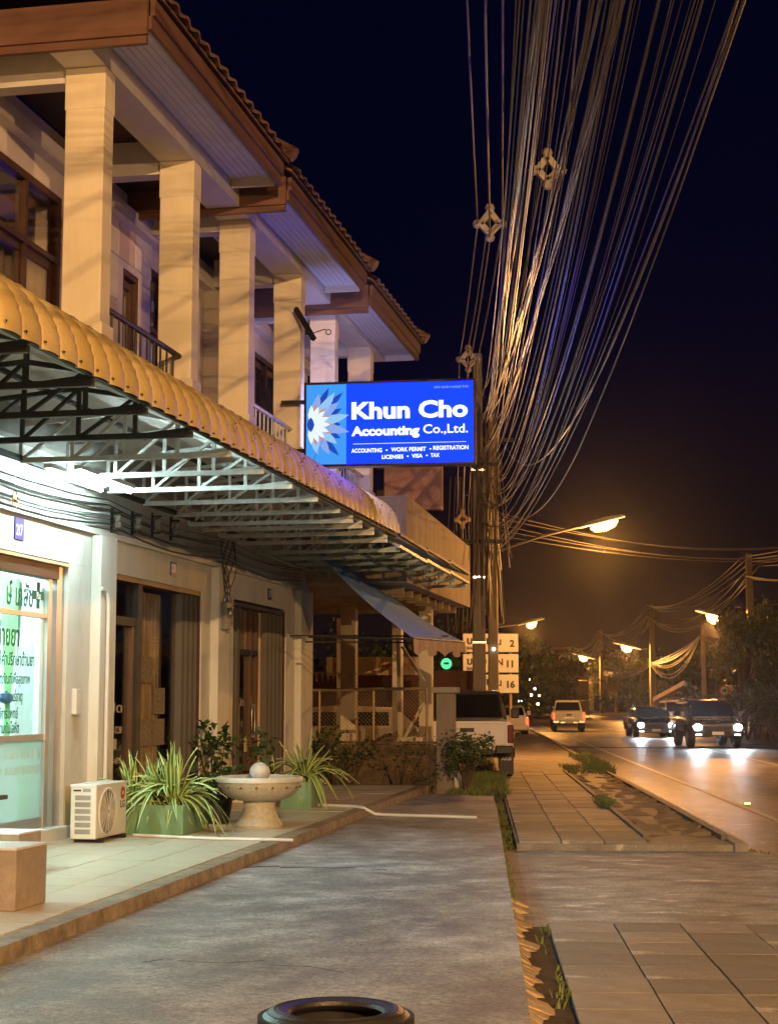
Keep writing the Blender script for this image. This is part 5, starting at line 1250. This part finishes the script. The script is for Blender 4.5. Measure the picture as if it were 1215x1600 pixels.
def vehicle(kind, label, paint, X, Y, z, rz, lights=False, brake=False, group=None, energy=0, wr=.38, canopy=False, name='pickup_truck', cat='pickup', W_=.93, bull=False):
    t = thing(name, label, cat, (X, Y, z), 0, rz=rz, local=True, group=group)
    P = paint; L = 5.2 if kind == 'pickup' else (4.75 if kind == 'suv' else 4.5); h0 = L / 2
    zb = .5 if kind != 'car' else .3; belt = 1.13 if kind != 'car' else .95; top = 1.8 if kind == 'pickup' else (1.82 if kind == 'suv' else 1.48)
    nose = h0
    body = [ring(-h0, W_ * .94, zb + .08, belt - .08, belt, W_ * .9), ring(-h0 + .12, W_, zb, belt - .06, belt, W_ * .95), ring(-.6, W_, zb, belt - .06, belt + .02, W_ * .95), ring(h0 - 1.5, W_, zb, belt - .08, belt, W_ * .93), ring(h0 - .7, W_ * .98, zb, belt - .2, belt - .07, W_ * .86), ring(h0 - .15, W_ * .92, zb, belt - .35, belt - .16, W_ * .78), ring(h0, W_ * .8, zb + .08, belt - .4, belt - .26, W_ * .68)]
    MB().loft(body).build('body', P, t, smooth=True, bevel=0)
    c0, c1 = {'pickup': (-.85, 1.25), 'suv': (-h0 + .1, 1.15), 'car': (-1.75, 1.2)}[kind]
    slope = .35 if kind == 'pickup' else (.28 if kind == 'suv' else .8)
    def cabring(y, w, z0_, z1_, wt): return [(-w, y, z0_), (w, y, z0_), (wt, y, z1_ - .08), (wt * .88, y, z1_), (-wt * .88, y, z1_), (-wt, y, z1_ - .08)]
    wb, wt = W_ * .9, W_ * .76
    cab_ = [cabring(c0 - (.0 if kind != 'pickup' else 0), wb * .98, belt, belt + .03, wb * .9), cabring(c0 + slope * .6, wb, belt, top - .05, wt), cabring(0.0, wb, belt, top, wt), cabring(c1 - .55, wb, belt, top - .04, wt), cabring(c1 + .35, wb * .96, belt, belt + .04, wb * .88)]
    MB().loft(cab_).build('cabin', M_pdrk if kind == 'pickup' and not brake else P, t, smooth=True)
    # windscreen, rear glass, side glass as proud panes
    zg0, zg1 = belt + .07, top - .12
    def gl(pts, n='window', m=None): MB().loft([pts, [(p[0], p[1] + .0, p[2]) for p in pts]] if 0 else [[tuple(Vector(p)) for p in pts], [tuple(Vector(p) * 1.0 + Vector((0, 0, .008))) for p in pts]]).build(n, m or M_cglass, t)
    def yat_front(zz): return (c1 + .35) + ((c1 - .55) - (c1 + .35)) * (zz - belt - .04) / (top - .08 - belt)
    def yat_rear(zz): return c0 + (slope * .6) * (zz - belt - .03) / (top - .08 - belt)
    for (fy, sgn, nm) in ((yat_front, 1, 'windscreen'), (yat_rear, -1, 'rear_window')):
        m = MB(); a0_, a1_ = fy(zg0) + .03 * sgn, fy(zg1) + .03 * sgn
        m.loft([[(-wb * .88, a0_, zg0), (wb * .88, a0_, zg0), (wt * .9, a1_, zg1), (-wt * .9, a1_, zg1)], [(-wb * .88, a0_ - .03 * sgn, zg0), (wb * .88, a0_ - .03 * sgn, zg0), (wt * .9, a1_ - .03 * sgn, zg1), (-wt * .9, a1_ - .03 * sgn, zg1)]]).build(nm, M_cglass, t)
    for sx__ in (-1, 1):
        ya, yb = c0 + slope * .7 + .12, c1 - .4
        for (y0_, y1_, k0, k1) in ((ya, (ya + yb) / 2 - .04, .0, 0), ((ya + yb) / 2 + .04, yb, 0, .45)):
            xb, xt = wb * 1.0 + .004, wt + .028
            f = lambda zz: xb + (xt - xb) * (zz - belt) / (top - .08 - belt)
            pts = [(sx__ * f(zg0), y0_, zg0), (sx__ * f(zg0), y1_ + k1, zg0), (sx__ * f(zg1 - .03), y1_, zg1 - .03), (sx__ * f(zg1 - .03), y0_, zg1 - .03)]
            MB().loft([pts, [(p[0] - sx__ * .03, p[1], p[2]) for p in pts]]).build('side_window', M_cglass, t)
        MB().box(sx__ * (W_ + .02), sx__ * (W_ + .2), c1 - .05, c1 + .05, belt + .03, belt + .25).build('mirror', M_trimb if kind == 'pickup' else P, t, bevel=.03)
        for yw in (-h0 + 1.15, h0 - .95):
            wheel(t, sx__ * (W_ - .13), yw, wr)
            MB().tube([(sx__ * (W_ + .0), yw + (wr + .06) * math.cos(k_), wr + (wr + .06) * math.sin(k_)) for k_ in [j * math.pi / 10 for j in range(11)]], .035, 6).build('wheel_arch', M_trimb, t)
    MB().box(-W_ * .75, W_ * .75, -h0 + .3, h0 - .3, .28 if kind == 'car' else .42, zb + .02).build('chassis', M_trimb, t)
    # rear
    M_red = emis('lit tail lamp', (1, .06, .02), 5) if brake else mat('tail lamp plastic', (.16, .01, .01), .2, var=0)
    for sx__ in (-1, 1): MB().box(sx__ * (W_ - .13), sx__ * (W_ - .005), -h0 - .02, -h0 + .1, belt - .42, belt - .06).build('tail_light', M_red, t, bevel=.02)
    if kind == 'pickup':
        MB().box(-W_ + .16, W_ - .16, -h0 - .035, -h0 + .01, .66, belt - .03).build('tailgate', P, t, bevel=.02)
        MB().box(-.14, .14, -h0 - .05, -h0 - .034, belt - .2, belt - .12).build('handle', M_trimb, t, bevel=.01)
        if not canopy: MB().box(-W_ + .14, W_ - .14, -h0 + .06, c0 - .02, belt + .012, belt + .022).build('bed_cover', M_trimb, t)
        MB().box(-.3, .25, -h0 - .04, -h0 - .036, belt - .34, belt - .325).build('chrome_script', M_chrome, t)
        if canopy:
            cr2 = [[(-W_ * .93, -h0 + .03, belt), (W_ * .93, -h0 + .03, belt), (W_ * .9, -h0 + .05, belt + .05), (-W_ * .9, -h0 + .05, belt + .05)]]
            m = MB(); A_ = lambda y, w0, w1, z1: [(-w0, y, belt + .01), (w0, y, belt + .01), (w0 * .99, y, belt + .25), (w1, y, z1 - .07), (w1 * .85, y, z1), (-w1 * .85, y, z1), (-w1, y, z1 - .07), (-w0 * .99, y, belt + .25)]
            m.loft([A_(-h0 + .02, W_ * .92, W_ * .8, top - .06), A_(-h0 + .3, W_ * .93, W_ * .82, top + .0), A_(c0 + .4, W_ * .93, W_ * .82, top + .01)]).build('bed_canopy', P, t, smooth=True)
            MB().loft([[(-W_ * .84, -h0 - .0, belt + .1), (W_ * .84, -h0 - .0, belt + .1), (W_ * .8, -h0 + .0, belt + .3), (W_ * .72, -h0 + .0, top - .1), (-W_ * .72, -h0 + .0, top - .1), (-W_ * .8, -h0 + .0, belt + .3)], [(-W_ * .84, -h0 + .02, belt + .1), (W_ * .84, -h0 + .02, belt + .1), (W_ * .8, -h0 + .02, belt + .3), (W_ * .72, -h0 + .02, top - .1), (-W_ * .72, -h0 + .02, top - .1), (-W_ * .8, -h0 + .02, belt + .3)]]).build('canopy_rear_window', M_cglass, t)
            MB().box(-W_ * .9, W_ * .9, -h0 - .02, -h0 + .03, belt + .03, belt + .075).build('chrome_strip', M_chrome, t)
        MB().box(-W_ * .55, W_ * .55, -h0 - .18, -h0 + .04, .48, .6).box(-W_ * .98, -W_ * .6, -h0 - .12, -h0 + .04, .5, .66).box(W_ * .6, W_ * .98, -h0 - .12, -h0 + .04, .5, .66).build('rear_bumper', M_chrome if brake else M_trimb, t, bevel=.02)
    else:
        MB().box(-W_ * .95, W_ * .95, -h0 - .05, -h0 + .1, .35, .6).build('rear_bumper', P, t, bevel=.03)
    MB().box(-.24, .24, -h0 - .195, -h0 - .185, .5, .62).build('number_plate', M_white, t) if kind == 'pickup' and not canopy else MB().box(-.24, .24, -h0 - .06, -h0 - .052, .62, .74).build('number_plate', M_white, t)
    # front
    MB().box(-W_ * .6, W_ * .6, h0 - .08, h0 + .03, belt - .5, belt - .3).build('grille', M_trimb, t, bevel=.02)
    MB().box(-W_ * .93, W_ * .93, h0 - .25, h0 + .06, zb - .08, zb + .17).build('front_bumper', P if kind != 'suv' else M_trimb, t, bevel=.04)
    MB().box(-.22, .22, h0 + .061, h0 + .07, zb + .0, zb + .12).build('number_plate', M_white, t)
    ML_ = emis('dazzling headlamp', (.8, .92, 1), 160) if lights else mat('headlamp glass', (.5, .5, .5), .1, var=0)
    for sx__ in (-1, 1):
        MB().box(sx__ * W_ * .62, sx__ * W_ * .9, h0 - .22, h0 + .0, belt - .42, belt - .26).build('headlight_housing', M_trimb, t, bevel=.02)
        MB().ball((sx__ * W_ * .76, h0 + .01, belt - .34), .14, 12, 0, (1.1, .5, .8)).build('headlight', ML_, t)
        if lights:
            MB().box(sx__ * W_ * .62, sx__ * W_ * .84, h0 + .061, h0 + .07, zb - .02, zb + .03).build('fog_light', emis('day running lamp', (.75, .9, 1), 8), t)
            d = bpy.data.lights.new('headlight_beam', 'SPOT'); d.color = (.75, .88, 1); d.energy = energy; d.spot_size = rad(75); d.spot_blend = .8; d.shadow_soft_size = .12
            o = bpy.data.objects.new('headlight_beam', d); COL.objects.link(o); o.parent = t; o.location = (sx__ * W_ * .76, h0 + .12, belt - .34); o.rotation_euler = (rad(89), 0, 0)
    if kind == 'suv':
        for sx__ in (-1, 1): MB().tube([(sx__ * wt * .8, -1.6, top + .05), (sx__ * wt * .8, .5, top + .06)], .025, 6).build('roof_rail', M_chrome, t)
    return t
M_psil = mat('silver white truck paint', (.8, .77, .8), .35, metal=.0, var=.04, coat=.6)
M_pwht = mat('white truck paint', (.8, .77, .72), .3, var=.04, coat=.6)
M_pdrk = mat('dark car paint', (.06, .055, .05), .25, metal=.3, var=.04, coat=.8)
M_pgry = mat('grey car paint', (.16, .15, .15), .25, metal=.4, var=.04, coat=.8)
q = aty(741, 1215, 32.2)
tk = vehicle('pickup', 'silver white pickup parked on the pavement beside the twin poles, seen from behind', M_psil, q.x, 32.2 + 2.6, -.06, -BE, canopy=False, wr=.40, group=None)
for sx__ in (-1, 1):
    MB().box(sx__ * .64, sx__ * .93, -2.12, -2.1, .08, .55).build('mudflap', M_trimb, tk)
text('ARB', .09, 'mudflap_lettering', M_white, tk, (.68, -2.125, .36), 'sign', .003, 'LEFT', .002, width=.2)
MB().tube([(-.1, -1.2, 1.83), (-.1, -1.2, 2.0)], .012, 5).build('aerial', M_trimb, tk)
q = aty(894, 1140, 92); vehicle('pickup', 'white pickup driving away in the left lane with red tail lights', M_pwht, q.x, 92 + 2.6, -.3, -BE - .02, brake=True, wr=.40)
q = aty(1121, 1166, 61); vehicle('suv', 'dark off road car with bright headlights, nearest of the oncoming traffic', M_pgry, q.x, 61 + 2.3, -.3, math.pi - BE + .05, lights=True, energy=520, name='off_road_car', cat='car', W_=1.0, wr=.42)
q = aty(1036, 1150, 76); vehicle('car', 'dark oncoming car with dazzling headlights, left of the off road car', M_pdrk, q.x, 78 + 2.2, -.3, math.pi - BE + .05, lights=True, energy=560, name='oncoming_car', cat='car', W_=.98, wr=.34)
q = aty(1068, 1147, 84); vehicle('suv', 'orange lit car half hidden behind the two oncoming cars', M_pwht, q.x, 86, -.3, math.pi - BE, name='following_car', cat='car', W_=.9)
q = aty(812, 1135, 74); vehicle('car', 'small car on the left roadside just past the parked pickup', M_pwht, q.x - .35, 76, -.2, -BE, brake=True, name='roadside_car', cat='car', W_=.85)
q = aty(528, 1130, 36); vehicle('car', 'white car parked in the dark yard behind the mesh fence', M_pwht, q.x, 37.5, -.1, rad(95), name='parked_car', cat='car', W_=.88)
# distant light dots by the left roadside
for i, (px, py, s, c) in enumerate(((828, 1062, .07, 0), (835, 1076, .08, 0), (818, 1070, .06, 0), (829, 1086, .10, 0), (842, 1087, .07, 1), (822, 1098, .16, 0), (840, 1100, .1, 1), (812, 1096, .12, 0))):
    q = aty(px, py, 110); single(MB().ball(tuple(q), s, 8), 'shop_light', emis('distant lamp %d' % c, ((.85, .95, 1), (1, .6, .25))[c], 14), 'tiny bright light glowing among the far left roadside trees', 'light', tuple(q), 0, group='tiny lights of the far roadside shops')
# road stud
q = aty(1166, 1257, 1); a_, b_ = onz(1166, 1256, -.29, 0)
rs2 = thing('road_stud', 'small yellow reflective stud glinting on the white road line', 'road stud', (a_, b_, -.294), 0, local=True)
MB().loft([[(-.07, -.05, 0), (.07, -.05, 0), (.07, .05, 0), (-.07, .05, 0)], [(-.05, -.02, .03), (.05, -.02, .03), (.05, .02, .03), (-.05, .02, .03)]]).build('stud_body', M_sign, rs2)
MB().box(-.05, .05, -.052, -.04, .004, .024).build('reflector', emis('amber painted glint', (1, .75, .3), 5), rs2)  # reflected gleam put in as emission, the stud is no lamp

# ================================================================== TREES AND FAR BUILDINGS
def tree(label, X, Y, z, h, w, n, size, seed, m=None, name='roadside_tree', group=None, trunk=.3, kind=None):
    rr = random.Random(seed); t = thing(name, label, 'tree', (X, Y, z), 0, local=True, group=group)
    B = [Vector((rr.gauss(0, .3) * w, rr.gauss(0, .25) * w, h * rr.uniform(trunk, .97))) for _ in range(18)]
    tk_ = MB().tube([(0, 0, 0), (.02 * w, 0, h * .3), (-.03 * w, .02 * w, h * .75)], [.05 * w, .035 * w, .015 * w], 8)
    for b in B: tk_.tube([(0, 0, h * .28), (b.x * .5, b.y * .5, (h * .3 + b.z) / 2), tuple(b)], [.02 * w, .012 * w, .004 * w], 5)
    tk_.build('trunk', M_bark, t)
    mm = MB()
    for b in B:
        r0 = w * rr.uniform(.13, .26)
        for _ in range(n // 18):
            d = Vector((rr.gauss(0, 1), rr.gauss(0, 1), rr.gauss(0, .8))).normalized() * r0 * rr.random() ** .4
            p = b + d; u = Vector((rr.gauss(0, 1), rr.gauss(0, 1), rr.gauss(0, 1) - .6)).normalized() * size * rr.uniform(.6, 1.3); v = u.cross(Vector((rr.gauss(0, 1), rr.gauss(0, 1), .5))).normalized() * size * .35
            mm.face([p - u * .5, p + v, p + u * .5, p - v])
    mm.build('crown', m or M_leaft, t, kind='stuff'); return t
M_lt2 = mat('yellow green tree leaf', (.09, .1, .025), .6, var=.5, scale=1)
for i, (px, Y, h, w, n, L) in enumerate(((1160, 84, 6.2, 3.6, 3600, 'leafy roadside tree just left of the right edge, lit by the lamp'), (1215, 80, 6.6, 4.2, 3400, 'dark tree cut by the right edge of the picture'), (1195, 100, 8, 6, 2600, 'tall dark tree behind the roadside hedge on the right'), (1120, 128, 6, 5, 1600, 'dim tree behind the cable coils'),
                                     (985, 170, 7, 6, 1600, 'dark tree right of the distant poles'), (1050, 150, 7, 6, 1600, 'dark tree behind the tilted shelter'), (962, 205, 8, 7, 1400, 'dark tree just right of the moving pickup'), (866, 190, 6.5, 6, 2200, 'green tree lit orange left of the large slatted board'),
                                     (826, 120, 5.6, 4.8, 2600, 'dark tree with shop lights glinting through on the left roadside'), (843, 165, 6.5, 6, 1800, 'further dark tree on the left roadside'), (790, 88, 5, 4, 1600, 'tree hidden behind the distance boards'), (690, 80, 4.6, 6, 1500, 'dark tree mass behind the yard'), (640, 70, 5, 7, 1500, 'dark tree behind the flat roofed house'))):
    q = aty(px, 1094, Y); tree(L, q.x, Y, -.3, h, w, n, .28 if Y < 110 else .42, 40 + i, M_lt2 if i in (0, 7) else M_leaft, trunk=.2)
for i in range(7):
    q = aty(1150 + i * 14, 1094, 70 - i); bush('hedge_shrub', ['first', 'second', 'third', 'fourth', 'fifth', 'sixth', 'seventh'][i] + ' shrub from the left in the straggly hedge along the right pavement', *fr(q.x, 71 - i * .8, 0), -.2, 1.6, 2.0, 420, .17, g=0, seed=70 + i, lm=M_lt2, group='straggly hedge by the far pavement')
mass = MB(); rr = random.Random(5)
for i in range(90):
    X = -60 + i * 3.4 + rr.uniform(-1, 1); Y = 300 + rr.uniform(-25, 30); h = rr.uniform(5, 9.5)
    if 8 < X < 26 and Y < 330: Y = 345
    for _ in range(60):
        p = Vector((X + rr.gauss(0, 2), Y + rr.gauss(0, 2), rr.uniform(0, 1) ** .7 * h)); u = Vector((rr.gauss(0, 1), rr.gauss(0, 1), rr.gauss(0, 1))).normalized() * rr.uniform(.7, 1.5); v = u.cross(Vector((rr.gauss(0, 1), 1, .3))).normalized() * .8
        mass.face([p - u, p + v, p + u, p - v])
single(mass, 'tree_line', M_leaft, 'dark unbroken line of far trees closing the horizon', 'woods', (0, 300, 0), 0, kind='stuff')
q = aty(902, 1094, 175)
bb = thing('slatted_board', 'large dim slatted billboard standing behind the moving pickup', 'billboard', (q.x, 175, -.2), 0, local=True)
for i in range(5): MB().box(-1.1, 1.1, 0, .1, 1.0 + i * .72, 1.0 + i * .72 + .62).build('slat', M_pole, bb)
for x in (-1.15, 1.1): MB().box(x, x + .12, -.05, .1, 0, 4.7).build('post', M_pole, bb)
# tilted roof shelter on the right
q = aty(1058, 1094, 105)
sh2 = thing('roadside_shelter', 'open roadside shelter with steep tilted roof, orange on one side and blue on the other', 'shelter', (q.x, 105, -.2), 0, local=True)
a0, a1, a2, a3 = [aty(*p) - Vector((q.x, 105, -.2)) for p in ((1019, 1090, 105), (1068, 1063, 105), (1082, 1064, 105), (1097, 1090, 105))]
MB().loft([[tuple(a0), tuple(a1), tuple(a1 + Vector((0, 0, -.3))), tuple(a0 + Vector((0, 0, -.25)))], [tuple(p + Vector((1.2, 5, 0))) for p in (a0, a1, a1 + Vector((0, 0, -.3)), a0 + Vector((0, 0, -.25)))]]).build('roof_slope', mat('pale roof sheet', (.5, .4, .33), .6), sh2)
MB().loft([[tuple(a1), tuple(a3), tuple(a3 + Vector((-.4, 0, 0))), tuple(a1 + Vector((0, 0, -.35)))], [tuple(p + Vector((1.2, 5, 0))) for p in (a1, a3, a3 + Vector((-.4, 0, 0)), a1 + Vector((0, 0, -.35)))]]).build('roof_slope', mat('blue roof sheet', (.12, .25, .45), .6), sh2)
for x in (a0.x + .3, a3.x - .3): MB().box(x, x + .12, 2, 2.12, 0, a0.z).build('post', M_pole, sh2)
q = aty(1146, 1094, 86); single(MB().box(q.x - .4, q.x + .4, 86, 86.5, -.2, 2.3), 'gate_post', M_colm, 'broad orange lit gate post beside the round road sign', 'post', (q.x, 86, -.2), 0, bevel=.03)
# far dark buildings
for i, (px, Y, w, h, d, L) in enumerate(((850, 230, 7, 9, 10, 'dim tall building in the distance left of the lamps'), (985, 260, 12, 4.5, 10, 'low dark building far along the right side'))):
    q = aty(px, 1094, Y); t = thing('far_building', L, 'building', (q.x, Y, -.3), 0, local=True)
    MB().box(-w / 2, w / 2, 0, d, 0, h).build('wall', mat('dim far wall', (.06, .045, .032), .9, var=.2), t)
    MB().box(-w / 2 - .4, w / 2 + .4, -.4, d + .4, h + .002, h + .3).build('roof', M_rust, t)
    n = int(w / 2)
    for k_ in range(n):
        for fl in range(int(h // 3)): MB().box(-w / 2 + .6 + k_ * 2, -w / 2 + 1.6 + k_ * 2, -.03, .03, 1 + fl * 3, 2.2 + fl * 3).build('window', M_cglass, t)

# ================================================================== HAZE, added to give the lamps a lens glow
hz = single(MB().box(-70, 120, -32, 430, -1.6, 13.5), 'haze', bpy.data.materials.new('night haze'), 'thin haze volume added to imitate the lens glow round the street lamps', 'haze', (0, 0, -1.6), 0, kind='stuff')
hm = bpy.data.materials['night haze']; hm.use_nodes = True; n_, l_ = hm.node_tree.nodes, hm.node_tree.links; n_.clear()
o_ = n_.new('ShaderNodeOutputMaterial'); pv = n_.new('ShaderNodeVolumePrincipled'); pv.inputs['Color'].default_value = (.9, .9, .92, 1)
pv.inputs['Density'].default_value = 0.00018; pv.inputs['Anisotropy'].default_value = .93; l_.new(pv.outputs[0], o_.inputs['Volume'])
